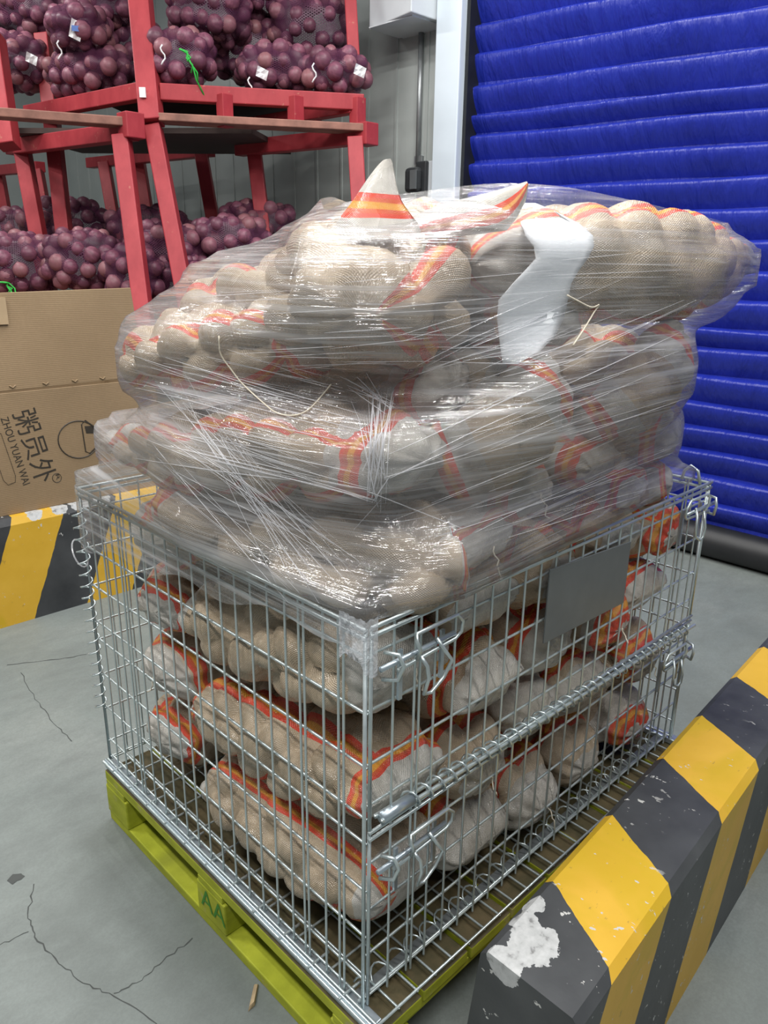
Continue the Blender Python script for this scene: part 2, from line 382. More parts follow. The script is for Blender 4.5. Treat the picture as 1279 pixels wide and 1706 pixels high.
# door: quilted slats
zs = [2.86, 2.70, 2.52, 2.37, 2.215, 2.065, 1.965, 1.825, 1.685, 1.545, 1.40, 1.26, 1.125, .99, .893, .757, .617, .492, .37, .245, .10, -.005]
dr = MB().box((WX + .07, .55, 1.3), (.04, 3.86, 3.1)).build('door_1', M['door']); tag(dr, 'blue quilted high-speed roller door', kind='structure')
def slat(z1, z0, y0=-1.37, y1=2.465):
    m = MB(); nz = 16; ny = 40; rnd = random.Random(int(z1 * 1000))
    ph = [rnd.uniform(0, 6.28) for _ in range(5)]
    for j in range(ny + 1):
        y = y0 + (y1 - y0) * j / ny
        tilt = (y - .75) * .040 * max(0, min(1, (z1 - 1.5) / .8))
        for i in range(nz + 1):
            t = i / nz; prof = min(1, t / .12) ** .7 * (1 - .94 * max(0, (t - .25) / .75) ** 1.5)
            bul = .050 * prof * (1 + .10 * math.sin(y * 9 + ph[0]) + .08 * math.sin(y * 17 + ph[1]))
            z = z0 + (z1 - z0) * (1 - t) + tilt + .004 * math.sin(y * 5 + ph[2])
            m.v.append((WX + .052 - bul, y, z))
    for j in range(ny):
        for i in range(nz):
            a = j * (nz + 1) + i; m.f.append((a, a + 1, a + nz + 2, a + nz + 1))
    return m.build('door_slat', M['door'], dr, smooth=True)
for a, b in zip(zs[:-1], zs[1:]): slat(a, b)
sm = MB().tube([(WX + .02, y, -.10) for y in np.linspace(-1.37, 2.46, 12)], .085, 14); sm.build('bottom_seal', M['rubber'], dr, smooth=True)
# wall fittings
ch = MB(); pt = [(645, 30), (693, 17), (705, 43), (738, 48)]
cv = empty('motor_cover', (WX - .2, 2.85, 2.62), 'pale metal housing jutting from the wall above the conduit', 'wall box')
zb = 2.62
MB().hexa([(WX - .30, 2.69, zb), (WX + .04, 2.69, zb), (WX + .04, 3.12, zb), (WX - .22, 3.12, zb), (WX - .30, 2.69, zb + .9), (WX + .04, 2.69, zb + .9), (WX + .04, 3.12, zb + .9), (WX - .22, 3.12, zb + .9)]).build('cover', M['boxgrey'], cv, bevel=.006)
MB().box((WX - .11, 2.90, zb - .003), (.30, .36, .006)).build('bottom_flange', M['boxgrey'], cv)
pc = empty('conduit', (WX, 2.91, 1.88), 'slim grey vertical conduit running down the wall', 'pipe')
MB().tube([(WX + .02, 2.91, 1.88), (WX + .02, 2.91, zb)], .016, 10).build('pipe', M['galv'], pc, smooth=True)
MB().box((WX + .025, 2.905, 1.90), (.03, .06, .05)).build('bracket', M['galv'], pc)
sb = empty('door_control', (WX, 2.77, 1.55), 'black door control unit mounted beside the white upright', 'control box')
MB().box((WX + .0, 2.735, 1.70), (.09, .07, .36)).build('back_plate', M['boxgrey'], sb, bevel=.004)
MB().box((WX - .02, 2.80, 1.70), (.10, .09, .36)).build('housing', M['darkgrey'], sb, bevel=.01)
MB().box((WX - .09, 2.84, 1.77), (.06, .12, .15)).build('reader', M['darkgrey'], sb, bevel=.025)
MB().box((WX - .09, 2.84, 1.56), (.06, .12, .11)).build('handle', M['darkgrey'], sb, bevel=.02)
MB().box((WX - .125, 2.81, 1.77), (.012, .05, .11)).build('screen', M['plate'], sb)
MB().tube([(WX + .03, 2.88, 1.62), (WX - .02, 2.88, 1.62)], .012, 10).build('bolt', M['zinc'], sb)

# ------------------------------------------------------------------ kerbs
kr = MB(); rows = [(-.6 + .0, 0)] ; xs = list(np.linspace(.10, 3.0, 24))
prof = [(-.118, FZ), (-.156, .186), (-.172, .2), (-.330, .2), (-.344, .186), (-.352, FZ)]
for x in xs:
    sh = .062 * (x - .45)
    kr.v += [(x, y + sh, z) for y, z in prof]
for i in range(len(xs) - 1):
    for j in range(5): a = i * 6 + j; kr.f.append((a, a + 6, a + 7, a + 1))
kr.f.append((0, 1, 2, 3, 4, 5)); b0 = (len(xs) - 1) * 6; kr.f.append(tuple(b0 + 5 - j for j in range(6)))
kro = kr.build('kerb_barrier', M['kerb']); tag(kro, 'chipped yellow and black striped concrete kerb in the right foreground', 'kerb')
kl = MB(); xs = list(np.linspace(-1.6, 2.2, 20)); prof = [(2.375, FZ), (2.385, .235), (2.40, .265), (2.52, .268), (2.56, .235), (2.57, FZ)]
for x in xs: kl.v += [(x, y, z) for y, z in prof]
for i in range(len(xs) - 1):
    for j in range(5): a = i * 6 + j; kl.f.append((a, a + 6, a + 7, a + 1))
kl.f.append((0, 1, 2, 3, 4, 5)); b0 = (len(xs) - 1) * 6; kl.f.append(tuple(b0 + 5 - j for j in range(6)))
klo = kl.build('kerb_barrier', M['kerbL']); tag(klo, 'yellow and black striped concrete kerb under the cardboard box', 'kerb')

# ------------------------------------------------------------------ cardboard box
BY = 2.43; BT = .266
cb = empty('cardboard_box', (.4, BY + .2, BT), 'large brown cardboard box with black printed lettering on the far kerb', 'cardboard box')
th = .006
MB().box((.30, BY + th / 2, (BT + .762) / 2), (1.36, th, .762 - BT)).build('front_panel', M['card'], cb, bevel=.002)
MB().box((.98 - th / 2, BY + .25, (BT + .762) / 2), (th, .5, .762 - BT)).build('side_panel', M['card'], cb)
MB().box((-.38 + th / 2, BY + .25, (BT + .762) / 2), (th, .5, .762 - BT)).build('side_panel', M['card'], cb)
MB().box((.30, BY + .5, (BT + .762) / 2), (1.36, th, .762 - BT)).build('back_panel', M['card'], cb)
fp = MB().hexa([(-.38, BY + .0, .764), (.93, BY + .0, .776), (.93, BY + .006, .776), (-.38, BY + .006, .764), (-.36, BY + .02, 1.125), (.905, BY + .02, 1.155), (.905, BY + .026, 1.155), (-.36, BY + .026, 1.125)]).build('top_flap', M['card'], cb, bevel=.002)
for x in (.36, .49, .61, .73): MB().tube([(x - .012, BY - .001, .79), (x, BY - .004, .782), (x + .012, BY - .001, .79)], .003, 5).build('staple_dent', M['card'], fp)
MB().box((.345, BY + .010, 1.075), (.07, .012, .10)).build('tape', M['tape'], fp)
def text(s, px0, px1, hgt, parent, mat, name='print', stretch=None):
    """print reading downwards on the front panel, from pixel px0 (start, baseline) to px1"""
    a = ony(*px0, BY); b = ony(*px1, BY)
    cu = bpy.data.curves.new('t', 'FONT'); cu.body = s; cu.size = 1; cu.resolution_u = 3
    o = bpy.data.objects.new('t', cu); COL.objects.link(o); bpy.context.view_layer.update()
    me = bpy.data.meshes.new_from_object(o.evaluated_get(bpy.context.evaluated_depsgraph_get())); bpy.data.objects.remove(o)
    if not len(me.vertices): return
    co = np.array([v.co[:] for v in me.vertices]); co[:, 0] -= co[:, 0].min(); Lx = co[:, 0].max(); y0 = co[:, 1].min(); Hy = co[:, 1].max() - y0
    L = np.linalg.norm(b - a); d = (b - a) / L; u = np.array([-d[2], 0, d[0]]);
    if u[0] < 0: u = -u
    for v, c in zip(me.vertices, co):
        p = a + d * (c[0] / Lx * L) + u * ((c[1] - y0) / Hy * hgt); v.co = (p[0], BY - .0008, p[2])
    me.materials.append(mat); o = link(name, me, parent); sol = o.modifiers.new('s', 'SOLIDIFY'); sol.thickness = .0006; return o
FRONT = [c for c in cb.children if c.name.startswith('front_panel')][0]
text('粥员外', (19, 690), (60, 808), .098, FRONT, M['ink'], 'lettering')
text('ZHOU YUAN WAI', (1, 697), (39, 809), .030, FRONT, M['ink'], 'lettering')
text('R', (93, 791), (95, 800), .014, FRONT, M['ink'], 'lettering')
def flat_loop(pts, r, name, closed=True):
    MB().tube([(p[0], BY - .001, p[2]) for p in (ony(x, y, BY) for x, y in pts)], r, 5, closed).build(name, M['ink'], FRONT)
flat_loop([(95 + 7.5 * math.cos(a), 796 + 7.5 * math.sin(a)) for a in np.linspace(0, 2 * PI, 19)[:-1]], .0012, 'registered_ring')
flat_loop([(131 + 34 * math.cos(a), 732 + 31 * math.sin(a)) for a in np.linspace(0, 2 * PI, 31)[:-1]], .0026, 'emblem_ring')
flat_loop([(136, 707), (142, 700), (166, 717), (170, 735), (150, 755), (143, 752)], .0026, 'emblem_cap')
hp = [ony(x, y, BY) for x, y in ((141, 710), (160, 709), (168, 722), (144, 722))]
mm = MB(); mm.v = [(p[0], BY - .001, p[2]) for p in hp]; mm.f = [(0, 1, 2, 3)]; mm.build('emblem_cap_band', M['ink'], FRONT)
flat_loop([(-12, 720), (2, 722), (26, 792), (26, 803), (14, 808), (6, 800), (-16, 735)], .0009, 'frame_line')

# ------------------------------------------------------------------ onion racks
def rack_post(par, p_top, p_bot, dep, dbot=None, w=.09):
    a = at(*p_top, dep); b = at(*p_bot, dbot or dep)
    d = a - b; d = d / d[2]; low = b + d * (FZ - b[2]) * .62
    low[2] = .55
    MB().bar(a, b + (b - a) / np.linalg.norm(b - a) * .35, w, w, (.7, -.7, .0)).build('post', M['red'], par, bevel=.006)
def beam(par, p, q, dp, dq, w, h, mat='red', name='rail'):
    return MB().bar(at(*p, dp), at(*q, dq), w, h).build(name, M[mat], par, bevel=.005)
# lower rack on the left
r1 = empty('stacking_rack', at(240, 560, 4.2), 'red rack end frame standing left of the tall corner post', 'rack')
rack_post(r1, (203, 228), (240, 525), 4.2); rack_post(r1, (38, 250), (83, 492), 4.95)
beam(r1, (222, 219), (18, 246), 4.2, 4.98, .08, .09)
MB().box(at(219, 210, 4.18), (.11, .11, .13)).build('end_block', M['red'], r1, bevel=.006)
beam(r1, (222, 206), (-90, 183), 4.2, 4.1, .14, .045, 'board', 'board')
beam(r1, (20, 232), (-90, 228), 4.9, 4.8, .10, .06, 'board', 'board')
# lower rack on the right
r2 = empty('stacking_rack', at(305, 560, 4.28), 'red lower rack frame right of the corner post with a rough board on top', 'rack')
rack_post(r2, (256, 212), (307, 482), 4.28); rack_post(r2, (592, 232), (598, 330), 4.4); rack_post(r2, (424, 252), (438, 370), 4.98); rack_post(r2, (120, 232), (100, 330), 5.3) if False else None
beam(r2, (615, 226), (398, 248), 4.4, 5.0, .08, .09)
MB().box(at(611, 224, 4.4), (.1, .1, .12)).build('end_block', M['red'], r2, bevel=.006)
beam(r2, (268, 198), (615, 216), 4.28, 4.42, .16, .04, 'board', 'board')
beam(r2, (150, 232), (480, 238), 5.2, 5.2, .14, .05, 'board', 'board')
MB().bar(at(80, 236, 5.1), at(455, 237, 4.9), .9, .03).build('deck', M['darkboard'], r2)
# rear rack frames
r3 = empty('stacking_rack', at(340, 560, 5.6), 'dark red rear rack frame half hidden in shade under the deck', 'rack')
rack_post(r3, (336, 258), (356, 372), 5.6); rack_post(r3, (232, 268), (247, 360), 6.3); beam(r3, (352, 251), (150, 272), 5.6, 6.6, .08, .08)
rack_post(r3, (174, 272), (188, 352), 6.4)
r4 = empty('stacking_rack', at(70, 560, 6.2), 'red rack frame far behind at the left edge', 'rack')
rack_post(r4, (62, 285), (76, 360), 6.2); rack_post(r4, (-2, 290), (10, 358), 7.0); beam(r4, (68, 278), (-20, 286), 6.2, 7.1, .08, .08)
# upper rack
r5 = empty('stacking_rack', at(258, 200, 4.26), 'red upper rack with stubs between rail and board, carrying onion sacks', 'rack')
MB().bar(at(229, -60, 4.26), at(254, 206, 4.26), .115, .115, (.7, -.7, 0)).build('post', M['red'], r5, bevel=.006)
MB().bar(at(581, -60, 4.45), at(590, 100, 4.45), .07, .07, (.7, -.7, 0)).build('post', M['red'], r5, bevel=.006)
MB().bar(at(72, 60, 5.0), at(108, 392, 5.0), .09, .09, (.7, -.7, 0)).build('post', M['red'], r5, bevel=.006)
beam(r5, (268, 154), (606, 172), 4.28, 4.42, .07, .085); beam(r5, (240, 152), (48, 189), 4.25, 5.0, .07, .085)
for p, dp in (((375, 185), 4.32), ((493, 188), 4.37), ((596, 190), 4.42)): MB().box(at(*p, dp), (.07, .07, .17)).build('stub', M['red'], r5, bevel=.004)
beam(r5, (590, 178), (400, 210), 4.42, 5.0, .07, .07)
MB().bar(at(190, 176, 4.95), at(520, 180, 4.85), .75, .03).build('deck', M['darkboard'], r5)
lb = at(238, 154, 4.185); MB().box(lb, (.034, .012, .05), [[.72, -.69, 0], [.69, .72, 0], [0, 0, 1]]).build('sticker', M['white'], r5)
r6 = empty('stacking_rack', at(5, 240, 4.55), 'red upper rack post cut off by the left edge of the picture', 'rack')
MB().bar(at(-12, 60, 4.55), at(14, 245, 4.55), .115, .115, (.7, -.7, 0)).build('post', M['red'], r6, bevel=.006)
beam(r6, (10, 200), (-60, 190), 4.6, 4.4, .07, .085)

# ------------------------------------------------------------------ onion sacks
def uvsphere(r, nu=12, nv=8, squash=.92):
    m = MB(); m.v.append((0, 0, -r * squash))
    for i in range(1, nv):
        a = -PI / 2 + PI * i / nv
        for j in range(nu): b = 2 * PI * j / nu; m.v.append((r * math.cos(a) * math.cos(b), r * math.cos(a) * math.sin(b), r * squash * math.sin(a)))
    m.v.append((0, 0, r * squash + .006)); e = len(m.v) - 1
    for j in range(nu):
        m.f.append((0, 1 + (j + 1) % nu, 1 + j)); k = 1 + (nv - 2) * nu; m.f.append((e, k + j, k + (j + 1) % nu))
    for i in range(nv - 2):
        for j in range(nu): a = 1 + i * nu; m.f.append((a + j, a + (j + 1) % nu, a + nu + (j + 1) % nu, a + nu + j))
    return m
ONION = [uvsphere(r).me('onion', M['onion'], True) for r in (.042, .048, .053)]
def frame3(d, up=(0, 0, 1)):
    d = np.array(d, float); d /= np.linalg.norm(d); s = np.cross(np.array(up, float), d); s /= np.linalg.norm(s); return d, s, np.cross(d, s)
def onion_sack(px, dep, axis, L, Rw, Rh, label, seed, group, extra=None):
    rnd = random.Random(seed); c = at(*px, dep); d, s, u = frame3(axis)
    root = empty('onion_sack', c - u * Rh, label, 'onion sack', group)
    placed = []
    tries = 0
    while tries < 900 and len(placed) < 90:
        tries += 1
        v = np.array([rnd.gauss(0, 1) for _ in range(3)]); v /= np.linalg.norm(v)
        v = np.sign(v) * np.abs(v) ** .8; q = v * rnd.uniform(.88, .97); p = c + d * q[0] * L + s * q[1] * Rw + u * q[2] * Rh
        if np.dot(p - c, CP - c) < -.12 * np.linalg.norm(CP - c): continue
        if all(np.linalg.norm(p - w) > .074 for w in placed):
            placed.append(p); o = link('onion', ONION[rnd.randrange(3)], root, p)
            o.rotation_euler = (rnd.uniform(0, 6), rnd.uniform(0, 6), rnd.uniform(0, 6))
    m = MB(); uvs = []; nu, nv = 36, 18; P = np.array(placed)
    for i in range(nv + 1):
        a = -PI / 2 + PI * i / nv
        for j in range(nu):
            b = 2 * PI * j / nu; v = np.array([math.sin(a), math.cos(a) * math.cos(b), math.cos(a) * math.sin(b)]); v = np.sign(v) * np.abs(v) ** .8
            p = c + d * v[0] * L + s * v[1] * Rw + u * v[2] * Rh; dm = np.min(np.linalg.norm(P - p, axis=1)) if len(P) else .05
            dirn = p - c; n = np.linalg.norm(dirn) + 1e-9
            p = p + dirn / n * (.026 - min(.05, max(0, dm - .022)) * .9); m.v.append(tuple(p))
    for i in range(nv):
        for j in range(nu): m.f.append((i * nu + j, i * nu + (j + 1) % nu, (i + 1) * nu + (j + 1) % nu, (i + 1) * nu + j))
    me = m.me('net', M['net'], True); uvl = me.uv_layers.new(name='UVMap')
    k = 0
    for i in range(nv):
        for j in range(nu):
            for (ii, jj) in ((i, j), (i, j + 1), (i + 1, j + 1), (i + 1, j)): uvl.data[k].uv = (jj / nu * 2.2, ii / nv); k += 1
    net = link('net', me, root)
    if extra:
        for (kind, qx, qy, dd) in extra:
            if kind == 'tag':
                p0 = at(qx, qy, dd); d1, s1, u1 = frame3(ray(qx, qy)); mm = MB()
                for a in range(4):
                    for b in range(3):
                        w = (a / 3 - .5) * .060; h = (b / 2 - .5) * (.09 if seed == 3 else .05); mm.v.append(tuple(p0 - s1 * (w + h * .3) + u1 * (h - w * .4) - d1 * (.012 * math.sin(a * 2.1 + b))))
                for a in range(3):
                    for b in range(2): mm.f.append((a * 3 + b, a * 3 + b + 1, a * 3 + b + 4, a * 3 + b + 3))
                o = mm.build('paper_tag', M['white'], root); so = o.modifiers.new('s', 'SOLIDIFY'); so.thickness = .0015
                if seed == 3: MB().box(p0 + u1 * .008 - d1 * .022, (.003, .045, .028), [d1, s1, u1]).build('tag_print', M['tagblue'], o)
            if kind == 'tie':
                p0 = at(qx, qy, dd); d1, s1, u1 = frame3(ray(qx, qy)); r2 = random.Random(seed + 5)
                for t in range(4):
                    pts = [p0 + s1 * r2.uniform(-.02, .02) - s1 * (q * .016 * (.4 + t * .3)) - u1 * (q * q * .0022 * (1 + t)) - d1 * (.02 + .008 * math.sin(q * 1.7 + t)) for q in range(6)]
                    MB().tube(pts, .0045, 5).build('green_tie', M['green'], root, smooth=True)
            if kind == 'white':
                p0 = at(qx, qy, dd); d1, s1, u1 = frame3(ray(qx, qy)); pts = [p0 + u1 * (.05 - .016 * q) + s1 * .012 * math.sin(q * 1.3) - d1 * .03 for q in range(7)]
                MB().tube(pts, .0045, 5).build('string_end', M['white'], root, smooth=True)
    return root
FR = (.82, -.57, 0); SD = (-.13, .99, 0); GU = 'onion sacks on the upper rack'; GL = 'onion sacks on the lower racks'
onion_sack((300, 96), 4.36, FR, .20, .16, .125, 'red onion net sack with bright green tie beside the corner post', 1, GU, [('tie', 303, 82, 4.16), ('white', 272, 92, 4.18)])
onion_sack((150, 122), 4.75, SD, .36, .19, .125, 'red onion net sack along the side rail, left of the corner post', 2, GU)
onion_sack((135, 55), 4.6, (.5, .8, 0), .26, .17, .12, 'red onion net sack with blue and white paper tag on it', 3, GU, [('tag', 127, 50, 4.38), ('white', 100, 84, 4.45)])
onion_sack((175, 12), 4.75, SD, .3, .18, .13, 'red onion net sack topmost left of the corner post', 4, GU)
onion_sack((55, 25), 5.2, SD, .34, .22, .17, 'red onion net sack at the top left corner of the picture', 5, GU)
onion_sack((30, 105), 5.0, (.3, .9, 0), .24, .2, .15, 'red onion net sack overhanging with a white tag at the left post', 6, GU, [('tag', 53, 98, 4.72)])
onion_sack((460, 118), 4.55, FR, .22, .18, .12, 'red onion net sack with a hanging white label above the middle stub', 7, GU, [('tag', 437, 122, 4.33), ('white', 417, 145, 4.36)])
onion_sack((558, 122), 4.5, FR, .19, .16, .105, 'red onion net sack overhanging the right end of the upper rail', 8, GU, [('white', 524, 122, 4.33), ('tag', 600, 118, 4.34)])
onion_sack((350, 25), 4.6, FR, .24, .19, .15, 'red onion net sack stacked above the one with the green tie', 9, GU)
onion_sack((420, 88), 4.9, FR, .26, .18, .16, 'red onion net sack in shade behind the labelled one', 10, GU)
onion_sack((520, 48), 4.75, FR, .26, .2, .17, 'red onion net sack top right on the upper rack', 11, GU)
onion_sack((450, -6), 4.8, FR, .3, .2, .13, 'red onion net sack cut off by the top edge of the picture', 12, GU)
onion_sack((215, 85), 4.95, SD, .3, .19, .15, 'red onion net sack deep behind the corner post', 13, GU)
onion_sack((40, 440), 4.7, FR, .24, .19, .17, 'red onion net sack low at the left edge with a green tie', 21, GL, [('tie', 6, 470, 4.46)])
onion_sack((140, 432), 4.6, FR, .22, .18, .16, 'red onion net sack between the two posts of the left frame', 22, GL)
onion_sack((222, 455), 4.5, FR, .16, .16, .15, 'red onion net sack low behind the right leg of the left frame', 23, GL)
onion_sack((285, 420), 4.75, FR, .22, .18, .17, 'red onion net sack between the two tall red posts', 24, GL)
onion_sack((385, 405), 4.8, FR, .24, .18, .15, 'red onion net sack low, just left of the wrapped pile', 25, GL)
onion_sack((110, 372), 5.4, FR, .3, .2, .15, 'dark red onion net sack at the back of the left rack', 26, GL)
onion_sack((20, 385), 5.6, FR, .3, .2, .14, 'dark red onion net sack far back at the left edge', 27, GL)
onion_sack((330, 478), 4.7, FR, .26, .2, .16, 'red onion net sack lowest, half hidden by the wrapped pile', 28, GL)
onion_sack((430, 372), 5.1, FR, .26, .18, .12, 'red onion net sack farthest back under the upper rack', 29, GL)
onion_sack((250, 385), 5.2, FR, .3, .18, .14, 'red onion net sack at the back between the tall posts', 30, GL)
# decks that carry the lower sacks
for r, p, q, dp, dq in ((r1, (-60, 500), (235, 510), 4.9, 4.75), (r2, (255, 505), (470, 520), 4.9, 4.9)):
    MB().bar(at(*p, dp) - np.array([0, 0, .0]), at(*q, dq), 1.1, .04).build('lower_deck', M['board'], r)

# ------------------------------------------------------------------ pallet
pal = empty('wooden_pallet', (.6, .5, FZ), 'lime green painted wooden pallet under the wire cage', 'pallet')
PX0, PX1, PY0, PY1, PT = -.022, 1.215, -.045, .995, -.03
rnd = random.Random(3); n = 9; wB = (PX1 - PX0 - (n - 1) * .009) / n
for i in range(n):
    x0 = PX0 + i * (wB + .009); dy = rnd.uniform(-.006, .006)
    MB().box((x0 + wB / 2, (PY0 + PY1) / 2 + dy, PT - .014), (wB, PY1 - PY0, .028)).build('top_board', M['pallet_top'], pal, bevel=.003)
for y in (PY0 + .055, .48, PY1 - .055):
    MB().box(((PX0 + PX1) / 2, y, PT - .037), (PX1 - PX0, .10, .018)).build('stringer_board', M['pallet'], pal, bevel=.002)
    for x in (PX0 + .05, .6, PX1 - .05):
        MB().box((x, y, (PT - .046 + FZ + .028) / 2), (.10, .115, PT - .046 - FZ - .028)).build('block', M['pallet'], pal, bevel=.004)
for x in (PX0 + .05, .6, PX1 - .05):
    MB().box((x, (PY0 + PY1) / 2, FZ + .014), (.095, PY1 - PY0, .028)).build('bottom_board', M['pallet'], pal, bevel=.003)
def stencil(s, org, right, up, size, parent):
    cu = bpy.data.curves.new('t', 'FONT'); cu.body = s; cu.size = size; cu.resolution_u = 2
    o = bpy.data.objects.new('t', cu); COL.objects.link(o); bpy.context.view_layer.update()
    me = bpy.data.meshes.new_from_object(o.evaluated_get(bpy.context.evaluated_depsgraph_get())); bpy.data.objects.remove(o)
    r = np.array(right); u = np.array(up)
    for v in me.vertices: v.co = Vector(tuple(np.array(org) + r * v.co[0] + u * v.co[1]))
    me.materials.append(M['greenink']); link('stencil', me, parent)
stencil('AA', (PX0 - .0012, .52, -.135), (0, -1, 0), (0, 0, 1), .075, pal)
stencil('AA', (.005, PY0 - .0085, -.145), (1, 0, 0), (0, 0, 1), .075, pal)
sp = onz(420, 1668, FZ + .004); s2 = onz(437, 1655, FZ + .004)
spl = MB().hexa([sp + np.array(q) for q in ((-.018, -.012, -.003), (.0, -.010, -.003), (.034, .024, -.003), (.026, .03, -.003), (-.012, -.008, .004), (.0, -.008, .006), (.03, .022, .003), (.026, .026, .003))]).build('wood_splinter', M['rawwood']); tag(spl, 'small pale wood splinter lying on the floor before the pallet', 'splinter')

# ------------------------------------------------------------------ wire cage
cage = empty('wire_cage', (.6, .5, -.028), 'folding galvanised wire mesh cage full of sacks on the pallet', 'wire cage')
UNIT = {}
def unit(n=8):
    if n not in UNIT:
        m = MB().tube([(0, 0, 0), (0, 0, 1)], 1, n); UNIT[n] = m.me('wire', M['zinc'], True)
    return UNIT[n]
def wire(a, b, r, parent, name='wire'):
    a = Vector(a); b = Vector(b); o = link(name, unit(), parent, a); d = b - a
    o.rotation_mode = 'QUATERNION'; o.rotation_quaternion = Vector((0, 0, 1)).rotation_difference(d.normalized()); o.scale = (r, r, d.length); return o
RV, RH = .0024, .0027; CX, CY, CH = 1.2, 1.0, .75
def panel(name, P, n, hz, z0, z1, dbl=(), out=(0, 0), skip=()):
    """P(s, z, off) maps distance along the panel and height to a point; off > 0 is outside"""
    m = MB(); L = n * .05
    for zz in (z1, z1 - .014): m.tube([P(-.004, zz, .003), P(L + .004, zz, .003)], .0038, 6)
    for s in (0, L): m.tube([P(s, z0, 0), P(s, z1, 0)], .0036, 6)
    fr = m.build(name, M['zinc'], cage, smooth=True)
    for i in range(1, n): 
        wire(P(i * .05, z0, 0), P(i * .05, z1, 0), RV, fr)
        if i in dbl: wire(P(i * .05 + .009, z0, .003), P(i * .05 + .009, z1, .003), RV, fr)
    for z in hz: wire(P(0, z, -.0055), P(L, z, -.0055), RH, fr)
    return fr
HZ = (.70, .6, .5, .4, .35, .25, .15, .05, .0)
panel('side_panel', lambda s, z, o: (-o, s, z), 20, HZ, -.01, CH, (1, 3, 16))
panel('side_panel', lambda s, z, o: (CX + o, s, z), 20, HZ, -.01, CH, (1, 3, 16))
panel('back_panel', lambda s, z, o: (s, CY + o, z), 24, HZ, -.01, CH)
gu = panel('upper_gate', lambda s, z, o: (s + .012, -o, z), 24, (.70, .6, .5, .42), .375, CH, (2,))
gl_ = panel('lower_gate', lambda s, z, o: (s + .012, -o, z), 24, (.30, .2, .1, .0), -.01, .372, (2,))
def coil(P, L, r, pitch, wr=.0022):
    n = int(L / pitch * 10); m = MB().tube([P(L * i / n, r * math.cos(2 * PI * i / 10), r * math.sin(2 * PI * i / 10)) for i in range(n + 1)], wr, 5); return m
coil(lambda s, a, b: (.10 + s, -.002 + a, .386 - .045 * (s / 1.1) + b), 1.08, .0155, .033).build('spiral_hinge', M['zinc'], cage, smooth=True)
for o in (-.008, .008): wire((.03, -.002 + o, .389), (1.23, -.002 + o, .341), .0042, cage, 'hinge_rod')
MB().tube([(.035, -.004, .389), (.11, -.004, .386)], .0105, 10).build('rod_sleeve', M['zincplate'], cage, smooth=True)
coil(lambda s, a, b: (-.006 + a, 1.006 + b, .14 + s), .56, .015, .031, .002).build('spiral_hinge', M['zinc'], cage, smooth=True)
coil(lambda s, a, b: (.02 + s, .03 + a, -.004 + b), 1.15, .016, .045, .002).build('spiral_hinge', M['zinc'], cage, smooth=True)
def latch(x0, z0, sg=1):
    y = -.02; X = lambda d: x0 + sg * d
    root = MB().tube([(X(-.005), y, z0), (X(.165), y - .002, z0 + .004)], .0048, 10).build('latch', M['zincplate'], cage, smooth=True)
    MB().tube([(X(.072), y - .004, z0 - .012), (X(.068), y - .014, z0 + .012), (X(.062), y - .012, z0 + .028), (X(.066), y - .008, z0 + .038), (X(.162), y - .008, z0 + .04), (X(.178), y - .008, z0 + .024), (X(.178), y - .006, z0 + .004), (X(.165), y - .004, z0 - .006), (X(.03), y - .002, z0 - .014)], .0034, 8).build('guide_loop', M['zinc'], root, smooth=True)
    MB().tube([(X(.076), y - .008, z0 - .004), (X(.084), y - .016, z0 - .022), (X(.084), y - .02, z0 - .042), (X(.078), y - .016, z0 - .07), (X(.095), y - .016, z0 - .074), (X(.125), y - .016, z0 - .058), (X(.140), y - .02, z0 - .03), (X(.126), y - .014, z0 - .008), (X(.118), y - .004, z0 + .012)], .0034, 8).build('handle', M['zinc'], root, smooth=True)
    MB().tube([(X(.012), y + .01, z0 + .02), (X(.022), y - .012, z0 + .02), (X(.028), y - .018, z0), (X(.022), y - .012, z0 - .024), (X(.008), y + .01, z0 - .026)], .0036, 8).build('eye', M['zinc'], root, smooth=True)
    for d in (.05, .15): MB().box((X(d), -.008, z0 - .035), (.008, .005, .09)).build('strap', M['zincplate'], root)
latch(.018, .685); latch(.018, .30); latch(1.205, .70, -1); latch(1.205, .285, -1)
MB().tube([(1.2, .02, .74), (1.2, .03, .775), (1.2, .05, .785), (1.2, .065, .77), (1.2, .07, .745)], .0042, 8).build('lift_eye', M['zinc'], cage, smooth=True)
lp = MB().hexa([(.485, -.006, .552), (.806, -.006, .54), (.806, -.002, .54), (.485, -.002, .552), (.485, -.006, .712), (.806, -.006, .69), (.806, -.002, .69), (.485, -.002, .712)]).build('label_plate', M['plate'], cage, bevel=.001)
# base
bs = MB().box((-.002, .48, -.02), (.028, 1.035, .016)).box((-.015, .48, -.014), (.005, 1.035, .026)).build('base_channel', M['zincplate'], cage, bevel=.002)
MB().box((CX + .012, .48, -.02), (.03, 1.035, .016)).build('base_channel', M['zincplate'], cage, bevel=.002)
MB().box((.6, .03, -.024), (1.2, .022, .008)).build('base_channel', M['plate'], cage)
wire((-.019, -.04, -.010), (-.019, 1.0, -.010), .004, bs); wire((-.006, -.04, -.008), (-.006, 1.0, -.008), .0035, bs)
for i in range(11): wire((-.022, .04 + i * .09, -.006), (.03, .04 + i * .09, -.006), .003, bs)
bg = MB().tube([(-.03, -.042, -.012), (CX + .02, -.042, -.012)], .003, 6).tube([(0, .012, -.006), (CX, .012, -.006)], .004, 6).build('base_grid', M['zinc'], cage, smooth=True)
for i in range(25): wire((i * .05, -.044, -.016), (i * .05, .99, -.016), .0026, bg)
for j in range(1, 11): wire((0, j * .1, -.010), (CX, j * .1, -.010), .0026, bg)
